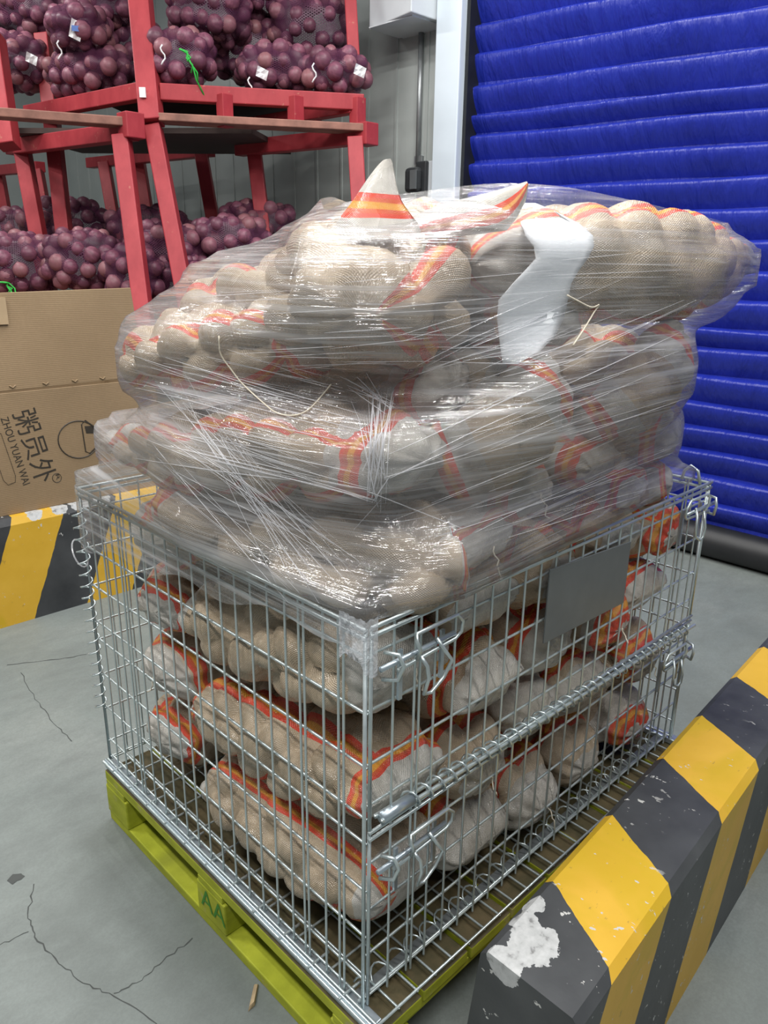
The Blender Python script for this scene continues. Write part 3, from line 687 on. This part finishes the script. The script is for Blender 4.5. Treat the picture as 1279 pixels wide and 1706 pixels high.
rg = MB().tube([(-.012 + .016 * math.cos(a), 1.01 + .02 * math.sin(a), .585 + .03 * math.sin(a * 1)) for a in np.linspace(0, 2 * PI, 20)], .002, 5).build('ring_tie', M['fold'], cage)

# ------------------------------------------------------------------ potato sacks
ALLV = []; SACKM = []
def catmull(P, n):
    P = [np.array(p, float) for p in P]
    if len(P) == 2: return [P[0] + (P[1] - P[0]) * t for t in np.linspace(0, 1, n)]
    Q = [2 * P[0] - P[1]] + P + [2 * P[-1] - P[-2]]; out = []
    for t in np.linspace(0, len(P) - 1, n):
        i = min(int(t), len(P) - 2); f = t - i; a, b, c, d = Q[i:i + 4]
        out.append(.5 * ((2 * b) + (c - a) * f + (2 * a - 5 * b + 4 * c - d) * f * f + (3 * b - a - 3 * c + d) * f ** 3))
    return out
def sack_mesh(path, Wd, Hh, seed, ends=('flat', 'flat'), lump=.021, up=(0, 0, 1), nu=60, nv=44, pr=.047):
    rnd = np.random.RandomState(seed); C = np.array(catmull(path, nu + 1)); 
    T = np.gradient(C, axis=0); T /= np.linalg.norm(T, axis=1)[:, None]
    upv = np.array(up, float); Sd = np.cross(T, upv); Sd /= np.linalg.norm(Sd, axis=1)[:, None]; U = np.cross(Sd, T)
    # cluster samples towards the ends
    V = []; UVs = []
    seeds = []
    L = np.sum(np.linalg.norm(np.diff(C, axis=0), axis=1))
    SP = []
    def shape(u, a, q=1.0):
        e = ends[1] if u > 0 else ends[0]; au = min(1, abs(u))
        if e == 'neck': g = max(0, (au - .15) / .85); w = .17 + .83 * (1 - g ** 1.15); h = .17 + .83 * (1 - g ** 1.3)
        elif e == 'round': w = .16 + .84 * (1 - au ** 3.2) ** .5; h = .06 + .94 * (1 - au ** 3.2) ** .5
        else: w = .62 + .38 * (1 - au ** 4) ** .6; h = .05 + .95 * (1 - au ** 3.0) ** .55
        ca, sa = math.cos(a), math.sin(a)
        return w * math.copysign(abs(ca) ** .82, ca) * q, h * math.copysign(abs(sa) ** .9, sa) * q
    for _ in range(900):
        i = rnd.randint(2, nu - 1); a = rnd.uniform(0, 2 * PI); q = rnd.uniform(.80, .96)
        u = i / nu * 2 - 1; x, y = shape(u, a, q); c = C[i] + Sd[i] * x * Wd + U[i] * y * Hh
        if all(((c - w) ** 2).sum() > (pr * rnd.uniform(1.45, 1.75)) ** 2 for w in SP): SP.append(c)
    SP = np.array(SP)
    wr = [rnd.uniform(0, 6.28) for _ in range(6)]
    for i in range(nu + 1):
        u = i / nu * 2 - 1; fall = max(0, 1 - max(0, (abs(u) - .70) / .30)) 
        for j in range(nv):
            a = 2 * PI * j / nv; x, y = shape(u, a)
            p = C[i] + Sd[i] * x * Wd + U[i] * y * Hh
            nrm = Sd[i] * x / (Wd) + U[i] * y / (Hh); nn = np.linalg.norm(nrm); nrm = nrm / nn if nn > 1e-6 else U[i]
            V.append((p, nrm, fall))
            UVs.append((u, 1 - 2 * j / (nv / 2) if j <= nv / 2 else -1 + 2 * (j - nv / 2) / (nv / 2)))
    P = np.array([v[0] for v in V]); N = np.array([v[1] for v in V]); F = np.array([v[2] for v in V])
    D = np.sqrt(((P[:, None, :] - SP[None]) ** 2).sum(-1)); 
    b = np.sqrt(np.maximum(0, 1 - (D / (pr * 1.10)) ** 2)).max(1)
    disp = (b - .76) * lump * 2.0 * F
    uu = np.array([q[0] for q in UVs]); ang = np.tile(np.arange(nv) * 2 * PI / nv, nu + 1)
    disp += .006 * (1 - F) * np.sin(ang * 9 + wr[0] + uu * 6) + .004 * np.sin(ang * 5 + uu * 14 + wr[1]) * (1 - F * .6)
    P = P + N * disp[:, None]
    if P[:, 2].max() < .84:       # pressed against the wires
        P[:, 0] = np.clip(P[:, 0], .0105, 1.188); P[:, 1] = np.maximum(P[:, 1], .0105); P[:, 2] = np.maximum(P[:, 2], .002)
    m = MB(); m.v = [tuple(p) for p in P]; uvf = []
    def vq(j): return 1 - 4 * j / nv if j <= nv / 2 else -1 + 4 * (j - nv / 2) / nv
    for i in range(nu):
        for j in range(nv):
            j2 = (j + 1) % nv; m.f.append((i * nv + j, i * nv + j2, (i + 1) * nv + j2, (i + 1) * nv + j))
            for (ii, jj) in ((i, j), (i, j + 1), (i + 1, j + 1), (i + 1, j)): uvf.append((ii / nu * 2 - 1, vq(jj)))
    m.f.append(tuple(range(nv))[::-1]); m.f.append(tuple(nu * nv + j for j in range(nv)))
    uvf += [(-1, 0)] * nv + [(1, 0)] * nv
    return m, uvf, C, Sd, U
def finish_sack(name, m, uvf, parent, props):
    wu = min(.93, max(.5, props[4])); uvA = np.array(uvf); st = 0; keep = []; endf = {1: [], -1: []}
    for f in m.f:
        uc = uvA[st:st + len(f), 0].mean(); (keep if abs(uc) <= wu else endf[1 if uc > 0 else -1]).append((f, st)); st += len(f)
    for sg in (1, -1):
        ids = sorted({i for f, _ in endf[sg] for i in f}); mp = {a: b for b, a in enumerate(ids)}
        e = MB(); e.v = [m.v[i] for i in ids]; e.f = [tuple(mp[i] for i in f) for f, _ in endf[sg]]
        me = e.me('sewn_end', M['sack'], True); ul = me.uv_layers.new(name='UVMap')
        ul.data.foreach_set('uv', np.concatenate([uvA[a:a + len(f)] for f, a in endf[sg]]).astype(np.float32).ravel())
        o = link('sewn_end', me, parent)
        for k, v in zip(('stripe_v', 'wid_v', 'stripe_u', 'wid_u', 'white_u'), props): o[k] = float(v)
    ids = sorted({i for f, _ in keep for i in f}); mp = {a: b for b, a in enumerate(ids)}
    b_ = MB(); b_.v = [m.v[i] for i in ids]; b_.f = [tuple(mp[i] for i in f) for f, _ in keep]
    uvf = np.concatenate([uvA[a:a + len(f)] for f, a in keep]); m = b_
    me = m.me(name, M['sack'], True); uvl = me.uv_layers.new(name='UVMap'); uvl.data.foreach_set('uv', np.array(uvf, dtype=np.float32).ravel())
    o = link(name, me, parent)
    for k, v in zip(('stripe_v', 'wid_v', 'stripe_u', 'wid_u', 'white_u'), props): o[k] = float(v)
    return o
def sack(path, Wd, Hh, label, seed, props=(.5, .13, .74, .05, .80), ends=('flat', 'flat'), lump=.021, group='potato sacks in the cage', up=(0, 0, 1), twine=True, hull=True, pr=.047):
    m, uvf, C, Sd, U = sack_mesh(path, Wd, Hh, seed, ends, lump, up, pr=pr)
    V = np.array(m.v); lo = V.min(0); ce = V.mean(0)
    root = empty('potato_sack', (ce[0], ce[1], lo[2]), label, 'potato sack', group)
    finish_sack('body', m, uvf, root, props)
    if hull: ALLV.append(V)
    n0 = sum(len(a) for a, _ in SACKM); SACKM.append((m.v, m.f))
    if twine and seed % 3 == 0:
        rnd = random.Random(seed); e = C[-1] if (C[-1][1] < C[0][1] or 'neck' == ends[1]) else C[0]
        d = C[-1] - C[-4]; d /= np.linalg.norm(d)
        p = C[-1] + U[-1] * .004; pts = [p + d * .004 * q + np.array([rnd.uniform(-.006, .006), rnd.uniform(-.004, .002), -.010 * q * (.6 + .4 * rnd.random())]) for q in range(6)]
        MB().tube(pts, .0016, 5).build('twine', M['twine'], root, smooth=True)
    return root
# columns inside the cage, ends towards the right-hand gate
colx = [.137, .37, .60, .83, 1.06]; layz = [.11, .295, .48, .665]
rowname = ['bottom', 'second', 'third', 'rim-level']; place = ['at the near corner of the cage', 'second from the near corner', 'in the middle of the gate', 'fourth from the near corner', 'at the far end of the gate']
rnd = random.Random(11)
for li, z in enumerate(layz):
    for ci, x in enumerate(colx):
        lab = 'tan net potato sack, %s layer, %s' % (rowname[li], place[ci])
        sd = 100 + li * 10 + ci; jx = rnd.uniform(-.02, .02) if ci else 0; jz = rnd.uniform(-.015, .015)
        if ci == 0:
            pth = {0: [(.142, .60, .115), (.145, .32, .13), (.15, .025, .16)], 1: [(.14, .62, .315), (.14, .32, .34), (.14, .025, .39)], 2: [(.14, .64, .535), (.14, .32, .575), (.14, .025, .615)], 3: [(.16, .85, .72), (.18, .55, .73), (.2, .2, .71)]}[li]
            pr = {0: (.42, .085, 2, .04, .86), 1: (.30, .12, .90, .04, .93), 2: (-.48, .085, 2, .045, .80), 3: (.35, .1, .8, .05, .85)}[li]
            sack(pth, .136, (.118, .105, .108, .08)[li], lab, sd, pr, lump=.016)
        else:
            dy = rnd.uniform(-.012, .02)
            pth = [(x + rnd.uniform(-.03, .03), .60, z + .01), (x + jx, .32, z + jz), (x + jx + rnd.uniform(-.03, .03), .022 + dy, z + jz + rnd.uniform(-.025, .02))]
            pr = (rnd.choice([-.5, .45, .2, -.2, .7, -.75]), .10, rnd.choice([.74, .86, .93, .66, .82, .9]), .055, rnd.choice([.93, .86, .95, .70, .80]))
            sack(pth, .126, .106, lab, sd, pr, ends=('flat', rnd.choice(['flat', 'round', 'round'])), lump=.018)
# back row, crosswise, ends towards the left side
for li, z in enumerate((.115, .30, .48, .655)):
    sack([(.62, .81, z), (.35, .82, z), (.045, .80 - .01 * li, z + .01)], .15, .095, 'tan net potato sack end on, %s layer at the far left of the cage' % rowname[li], 200 + li, (.4, .1, (.86, .8, .9, .82)[li], .045, .86), ends=('flat', 'round'), lump=.014)
GUP = 'potato sacks piled above the cage'
# above the rim
sack([(.10, .66, .80), (.13, .34, .80), (.19, .12, .79), (.27, .03, .785)], .15, .085, 'tan net sack bulging over the near rim corner, potatoes showing through', 301, (9, .1, .88, .05, .80), lump=.032, pr=.056, group=GUP, ends=('flat', 'flat'))
sack([(.075, .985, .86), (.10, .62, .90), (.12, .30, .955), (.15, .015, .985)], .145, .085, 'long potato sack under streaky film on the left, above the rim', 302, (.5, .09, .80, .05, .70), lump=.018, group=GUP, ends=('neck', 'round'))
sack([(.13, .83, 1.06), (.15, .55, 1.105), (.2, .26, 1.15)], .15, .085, 'potato sack at the left shoulder of the pile below the top layer', 303, (.55, .1, .8, .06, .82), lump=.02, group=GUP, ends=('round', 'flat'))
sack([(.55, .55, 1.25), (.32, .32, 1.235), (.075, .085, 1.20)], .185, .115, 'net sack at top centre with potatoes clearly showing, end to the viewer', 304, (-.42, .10, 2, .05, 2), pr=.060, lump=.040, group=GUP, ends=('flat', 'round'))
sack([(.22, .80, 1.12), (.27, .52, 1.205), (.33, .24, 1.285)], .15, .085, 'potato sack behind the top centre, its white ear sticking up', 305, (.45, .1, .84, .05, .86), lump=.02, group=GUP)
sack([(.48, .72, 1.25), (.50, .42, 1.30), (.48, .16, 1.305)], .14, .085, 'potato sack at the top beside the torn white sheet, pointed ear', 306, (.3, .1, .84, .05, .86), lump=.02, group=GUP)
sack([(.40, .20, 1.27), (.70, .10, 1.275), (1.00, .06, 1.275), (1.31, .03, 1.281)], .14, .118, 'big potato sack at the top right with its neck pointing right', 307, (.30, .09, 2, .05, .80), lump=.011, group=GUP, ends=('flat', 'neck'))
sack([(.55, .5, 1.20), (.62, .3, 1.20), (.50, .05, 1.175)], .13, .09, 'potato sack below the white sheet at the upper right face', 308, (.4, .1, .84, .06, .8), lump=.02, group=GUP, ends=('flat', 'round'))
sack([(.72, .10, .93), (.81, .015, 1.03), (.90, -.015, 1.135)], .085, .065, 'upright potato sack with white cap and orange band on the right face', 309, (9, .1, .70, .10, .30), lump=.010, group=GUP, ends=('round', 'flat'), up=(0, 1, .2))
sack([(.26, .13, .92), (.36, .03, .99), (.46, .0, 1.09)], .085, .07, 'slanting potato sack with orange band right of the gathered film', 310, (9, .1, .72, .10, .35), lump=.010, group=GUP, ends=('round', 'flat'), up=(0, 1, .2))
sack([(.72, .55, .89), (.72, .3, .885), (.72, .03, .875)], .10, .085, 'potato sack end with orange band low on the right face', 311, (.4, .1, .84, .07, .6), lump=.014, group=GUP, ends=('flat', 'flat'))
sack([(.48, .55, .87), (.48, .3, .865), (.47, .02, .86)], .115, .085, 'potato sack end at the rim right of the gathered film', 312, (-.4, .12, .84, .06, .6), lump=.014, group=GUP, ends=('flat', 'round'))
sack([(.98, .55, .88), (1.03, .3, .88), (1.08, .04, .88)], .115, .095, 'potato sack at the right end of the first layer above the rim', 313, (.3, .12, .8, .06, .62), lump=.014, group=GUP, ends=('flat', 'round'))
sack([(.95, .6, 1.06), (1.0, .35, 1.06), (1.04, .06, 1.04)], .13, .085, 'potato sack under the pointed top right sack', 314, (.3, .12, .8, .06, .62), lump=.018, group=GUP, ends=('flat', 'round'))
sack([(.55, .6, 1.05), (.58, .35, 1.05), (.60, .10, 1.03)], .14, .09, 'potato sack in the middle of the right face under dense film', 315, (.3, .12, .8, .06, .62), lump=.018, group=GUP, ends=('flat', 'round'))
sack([(.26, .6, 1.02), (.30, .35, 1.05), (.33, .12, 1.06)], .13, .09, 'potato sack hidden behind the gathered film knot', 316, (.3, .12, .8, .06, .62), lump=.018, group=GUP, ends=('flat', 'round'))
sack([(1.0, .25, .745), (1.05, .15, .75), (1.10, .05, .77)], .075, .06, 'small end of a sack peeping out at the far rim corner', 317, (.3, .1, .8, .06, .5), lump=.010, group=GUP, ends=('flat', 'flat'))
sack([(.30, .30, .80), (.33, .15, .80), (.34, .03, .785)], .10, .075, 'potato sack with red band just over the gate rim', 318, (9, .1, .78, .08, .5), lump=.014, group=GUP, ends=('flat', 'flat'))
sack([(.85, .30, .78), (.88, .15, .79), (.88, .03, .775)], .10, .07, 'potato sack end over the gate rim near its far end', 319, (.4, .12, .78, .08, .5), lump=.014, group=GUP, ends=('flat', 'round'))
# stripes that hang free: ears of two top sacks
def ear(rows, dep, parent, props=(9., .1, .37, .14, -1.)):
    """flat sewn corner of a sack: rows of (left pixel, right pixel, t) from base to tip"""
    m = MB(); uvf = []; n = 8; R_ = []
    for i, (a, b, t) in enumerate(rows):
        r = []
        for side in (0, 1):
            for j in range(n):
                w = j / (n - 1); p = at(a[0] + (b[0] - a[0]) * w, a[1] + (b[1] - a[1]) * w, 1); v = p - CP
                bul = .030 * math.sin(PI * w) ** .6 * (1 - t * .8) + .003
                fold = .006 * math.sin(w * 9 + i * 1.1) * (1 - t)
                r.append(tuple(CP + v * (dep + (bul if side else -bul) + fold)))
        R_.append(r); m.v += r
    for i in range(len(rows) - 1):
        for sd in (0, 1):
            for j in range(n - 1):
                k = i * 2 * n + sd * n + j; q = (k, k + 1, k + 2 * n + 1, k + 2 * n); m.f.append(q if sd == 0 else q[::-1])
                for _ in range(4): pass
        for k in (i * 2 * n, i * 2 * n + n - 1): m.f.append((k, k + 2 * n, k + 3 * n, k + n))
    me = m.me('ear', M['sack'], True); ul = me.uv_layers.new(name='UVMap')
    for lp_ in me.loops:
        i = lp_.vertex_index // (2 * n); j = lp_.vertex_index % n; ul.data[lp_.index].uv = (rows[i][2], (j / n - .5) * .8)
    o = link('ear', me, parent)
    for k, v in zip(('stripe_v', 'wid_v', 'stripe_u', 'wid_u', 'white_u'), props): o[k] = v
    sb_ = o.modifiers.new('s', 'SUBSURF'); sb_.levels = 1; sb_.render_levels = 1
    return o
ps = [o for o in ROOTS if o.name.startswith('potato_sack')]
lab = {o['label']: o for o in ps}
# ------------------------------------------------------------------ stretch film around the pile
PTS = np.concatenate([a for a in ALLV if len(a)]); PTS = PTS[PTS[:, 2] > .70]
cen = np.array([.58, .45])
def hull2(P):
    P = sorted(map(tuple, np.round(P, 4))); 
    def half(Q):
        h = []
        for p in Q:
            while len(h) > 1 and (h[-1][0] - h[-2][0]) * (p[1] - h[-2][1]) - (h[-1][1] - h[-2][1]) * (p[0] - h[-2][0]) <= 0: h.pop()
            h.append(p)
        return h[:-1]
    return np.array(half(P) + half(P[::-1]))
NT_, NZ = 320, 44; ths = np.linspace(0, 2 * PI, NT_, endpoint=False); zl = np.linspace(.765, 1.385, NZ)
Rr = np.zeros((NZ, NT_))
for i, z in enumerate(zl):
    q = PTS[np.abs(PTS[:, 2] - z) < .028]
    Q = q[:, :2]
    if z < .80: Q = np.concatenate([Q, np.array([[-.004, 0.0], [-.004, 1.0], [1.15, 0.02], [1.15, 1.0]])])
    else: Q = np.concatenate([Q, np.array([[.06, .9], [1.1, .9]])]) if z < .95 else (np.concatenate([Q, np.array([[.5, .75], [1.05, .7]])]) if z < 1.25 else Q)
    Hl = hull2(Q) - cen
    A, B = Hl, np.roll(Hl, -1, 0)
    for j, t in enumerate(ths):
        d = np.array([math.cos(t), math.sin(t)]); den = d[0] * (B - A)[:, 1] - d[1] * (B - A)[:, 0]
        with np.errstate(all='ignore'):
            r = (A[:, 0] * (B - A)[:, 1] - A[:, 1] * (B - A)[:, 0]) / den; s = (A[:, 0] * d[1] - A[:, 1] * d[0]) / den
        ok = (r > 0) & (s >= -1e-6) & (s <= 1 + 1e-6); Rr[i, j] = r[ok].max() if ok.any() else Rr[i, j - 1]
for _ in range(2):
    P_ = np.pad(Rr, ((1, 1), (0, 0)), 'edge'); Rr = np.maximum(Rr, (P_[:-2] + P_[1:-1] * 2 + P_[2:]) / 4)
Rr += .006
low = np.array([[0.0] * NT_])
fm = MB(); fuv = []
rows = []
# skirt over the left rim, tucked inside the rim on the gate side
def rect(t, x0, x1, y0, y1):
    d = np.array([math.cos(t), math.sin(t)]); c = []
    if d[0] > 1e-9: c.append((x1 - cen[0]) / d[0])
    if d[0] < -1e-9: c.append((x0 - cen[0]) / d[0])
    if d[1] > 1e-9: c.append((y1 - cen[1]) / d[1])
    if d[1] < -1e-9: c.append((y0 - cen[1]) / d[1])
    return min(c)
rn = np.random.RandomState(5)
for t in range(5): pass
skz = []
for k, (fr) in enumerate((1.0, .66, .33, .0)):
    row = []
    for j, t in enumerate(ths):
        r = rect(t, -.012, 1.14, .012, 1.012); x = cen[0] + math.cos(t) * r; y = cen[1] + math.sin(t) * r
        drop = (.035 + .11 * max(0, min(1, (y - .05) / .9)) + .012 * math.sin(y * 21)) if x < .02 else .0
        row.append((x, y, .757 - drop * fr - (.0 if fr < 1 or x < .02 else 0)))
    rows.append(row)
for i, z in enumerate(zl):
    row = []
    for j, t in enumerate(ths):
        zz = z + .02 * math.sin(t * 3 + 1) * (z - .765) / .62; row.append((cen[0] + math.cos(t) * Rr[i, j], cen[1] + math.sin(t) * Rr[i, j], zz))
    rows.append(row)
for row in rows: fm.v += row
arc = np.zeros(NT_ + 1)
for j in range(NT_): arc[j + 1] = arc[j] + .62 * 2 * PI / NT_
for i in range(len(rows) - 1):
    for j in range(NT_):
        j2 = (j + 1) % NT_; fm.f.append((i * NT_ + j, i * NT_ + j2, (i + 1) * NT_ + j2, (i + 1) * NT_ + j))
        for (ii, jj) in ((i, j), (i, j + 1), (i + 1, j + 1), (i + 1, j)): fuv.append((arc[jj], rows[ii][jj % NT_][2]))
wrap = empty('stretch_wrap', (.58, .45, .757), 'clear stretch film wound in streaky layers around the sack pile', 'stretch wrap')
fme = fm.me('film', M['film'], True); ul = fme.uv_layers.new(name='UVMap'); ul.data.foreach_set('uv', np.array(fuv, dtype=np.float32).ravel())
film = link('film', fme, wrap)
bv = BVHTree.FromPolygons([Vector(v) for v in fm.v], fm.f)
sv, sf, o_ = [], [], 0
for v, f in SACKM: sv += [Vector(q) for q in v]; sf += [tuple(i + o_ for i in q) for q in f]; o_ += len(v)
bs_ = BVHTree.FromPolygons(sv, sf)
def cast(px, py, tree=bv, off=.003):
    v = Vector(ray(px, py)).normalized(); h = tree.ray_cast(Vector(CP), v)
    return None if h[0] is None else np.array(h[0] - v * off)
def eardep(*pp):
    fwd = CR[2]; d = [np.dot(c - CP, fwd) for c in (cast(x, y, bs_, .0) for x, y in pp) if c is not None]
    return min(d) - .018
e1 = ear([((536, 402), (704, 396), 0), ((556, 374), (698, 374), .15), ((576, 350), (684, 356), .30), ((592, 328), (668, 334), .45), ((606, 306), (661, 308), .62), ((618, 290), (657, 286), .80), ((632, 272), (654, 270), .94), ((640, 266), (651, 264), 1)], eardep((585, 392), (690, 392), (630, 385)), lab['potato sack behind the top centre, its white ear sticking up'])
e2 = ear([((668, 372), (690, 402), 0), ((705, 350), (740, 396), .18), ((745, 336), (800, 390), .36), ((790, 327), (845, 384), .54), ((830, 316), (862, 362), .74), ((858, 308), (876, 335), .9), ((878, 302), (881, 308), 1)], eardep((690, 398), (740, 392), (800, 388), (840, 382)), lab['potato sack at the top beside the torn white sheet, pointed ear'], (.02, .15, 9., .1, -1.))
def strand(p, q, r, m, sag=0, n=9):
    pts = []
    for t in np.linspace(0, 1, n):
        c = cast(p[0] + (q[0] - p[0]) * t, p[1] + (q[1] - p[1]) * t + sag * 4 * t * (1 - t))
        if c is not None and (not pts or np.linalg.norm(c - pts[-1]) < .12): pts.append(c)
    if len(pts) > 2: m.tube(pts, [r * (.35 + .65 * math.sin(PI * (i + .5) / len(pts))) for i in range(len(pts))], 4)
rnd = random.Random(8); fo = MB()
for i in range(46):   # fan from the left shoulder to the near rim corner
    a = rnd.random(); b = rnd.random(); strand((190 + 190 * a, 640 + 150 * b - 40 * a), (470 + 130 * rnd.random(), 905 + 110 * rnd.random()), rnd.choice((.0004, .0006, .0010)), fo, rnd.uniform(-6, 6))
for i in range(60):   # left belt
    y = rnd.uniform(640, 830); x = rnd.uniform(200, 420); strand((x, y - 60), (x + rnd.uniform(120, 260), y + rnd.uniform(-25, 5)), rnd.choice((.0004, .0006, .0009)), fo, rnd.uniform(-4, 4))
for i in range(70):   # right face
    x = rnd.uniform(640, 980); y = rnd.uniform(560, 900); l = rnd.uniform(120, 300); strand((x, y), (x + l, y - l * rnd.uniform(.25, .48)), rnd.choice((.0004, .0006, .0009)), fo, rnd.uniform(-4, 4))
for i in range(40):   # top belt
    x = rnd.uniform(300, 980); y = rnd.uniform(400, 620); l = rnd.uniform(90, 240); strand((x, y), (x + l, y + l * rnd.uniform(-.12, .05)), rnd.choice((.0004, .0006)), fo)
fo_ = fo.build('film_creases', M['fold'], wrap, smooth=True); tag(fo_, kind='stuff')
gm = MB()
for i in range(26):   # gathered rope of film
    x = 628 + rnd.gauss(0, 12); strand((x + rnd.gauss(0, 16), 640 + rnd.random() * 70), (626 + rnd.gauss(0, 12), 780 + rnd.random() * 75), rnd.choice((.0005, .0008, .0013)), gm, rnd.uniform(-5, 5))
for i in range(9): strand((625 + rnd.gauss(0, 10), 830 + rnd.gauss(0, 8)), (625 + rnd.uniform(-180, 160), 800 + rnd.uniform(-10, 110)), rnd.choice((.0006, .001)), gm)
for i in range(10): strand((560 + rnd.random() * 50, 620 + rnd.random() * 30), (640 + rnd.gauss(0, 10), 660 + rnd.random() * 30), .0009, gm)
go = gm.build('gathered_film', M['fold'], wrap, smooth=True); tag(go, kind='stuff')

cw = MB(); nj, nk = 22, 9; rr = random.Random(2)
for k in range(nk):
    for j in range(nj):
        t = j / (nj - 1); L_ = .085 * t; z = .688 + .082 * k / (nk - 1)
        x, y = (-.010, .048 - L_) if L_ < .058 else (-.010 + (L_ - .058), -.010)
        q = rr.uniform(-.003, .003); cw.v.append((x - abs(q), y - abs(q) * .6, z + rr.uniform(-.002, .002) + (.02 * math.sin(t * 5) if k == 0 else 0)))
for k in range(nk - 1):
    for j in range(nj - 1): a = k * nj + j; cw.f.append((a, a + 1, a + nj + 1, a + nj))
cwo = cw.build('corner_film', M['fold2'], wrap, smooth=True)
# torn white sheet under the film
rowsw = [(338, 862, 892), (352, 862, 925), (372, 868, 965), (392, 876, 988), (410, 890, 990), (430, 893, 980), (450, 876, 965), (472, 856, 952), (500, 832, 946), (530, 829, 940), (560, 832, 925), (585, 835, 900), (606, 838, 862)]
mw = MB(); nc = 10
for (y, a, b) in rowsw:
    for j in range(nc):
        x = a + (b - a) * j / (nc - 1); c = cast(x, y, bv, -.013); c2 = cast(x, y, bs_, .006)
        dd = [np.linalg.norm(q - CP) for q in (c if c is not None and y > 385 else None, c2) if q is not None]; v = ray(x, y); v = v / np.linalg.norm(v)
        mw.v.append(tuple(CP + v * (min(dd) if dd else 1.6) ))
Vw = np.array(mw.v).reshape(len(rowsw), nc, 3)
for _ in range(6):
    D = np.linalg.norm(Vw - CP, axis=2); E_ = D.copy(); E_[1:-1, 1:-1] = (D[1:-1, 1:-1] * 2 + D[:-2, 1:-1] + D[2:, 1:-1] + D[1:-1, :-2] + D[1:-1, 2:]) / 6
    Vw = CP + (Vw - CP) * (np.minimum(E_, D + .003) / D)[:, :, None]
mw.v = [tuple(q) for q in Vw.reshape(-1, 3)]
for i in range(len(rowsw) - 1):
    for j in range(nc - 1): a = i * nc + j; mw.f.append((a, a + nc, a + nc + 1, a + 1))
ws = mw.build('foam_sheet', M['foam'], None, smooth=True); so = ws.modifiers.new('s', 'SOLIDIFY'); so.thickness = .0015
tag(ws, 'torn white foam sheet caught in the film at the top right', 'foam sheet')
# loose string across the left face
pts = [cast(x, y, bv, .004) for x, y in ((365, 560), (368, 590), (385, 615), (405, 640), (440, 672), (462, 688), (490, 692), (515, 682), (540, 655), (552, 640))]
lo = MB().tube(catmull([p for p in pts if p is not None], 40), .0013, 5).build('loose_string', M['twine'], None, smooth=True); tag(lo, 'loose pale string looping down the left face of the pile', 'string')
pts = [cast(x, y, bv, .004) for x, y in ((945, 492), (960, 500), (985, 512), (998, 508), (990, 520), (975, 545), (955, 575))]
lo = MB().tube(catmull([p for p in pts if p is not None], 30), .0015, 5).build('loose_string', M['twine'], None, smooth=True); tag(lo, 'knotted string end below the big top right sack', 'string')

# ------------------------------------------------------------------ lift everything so that the floor is z = 0
for o in ROOTS: o.location.z += LIFT
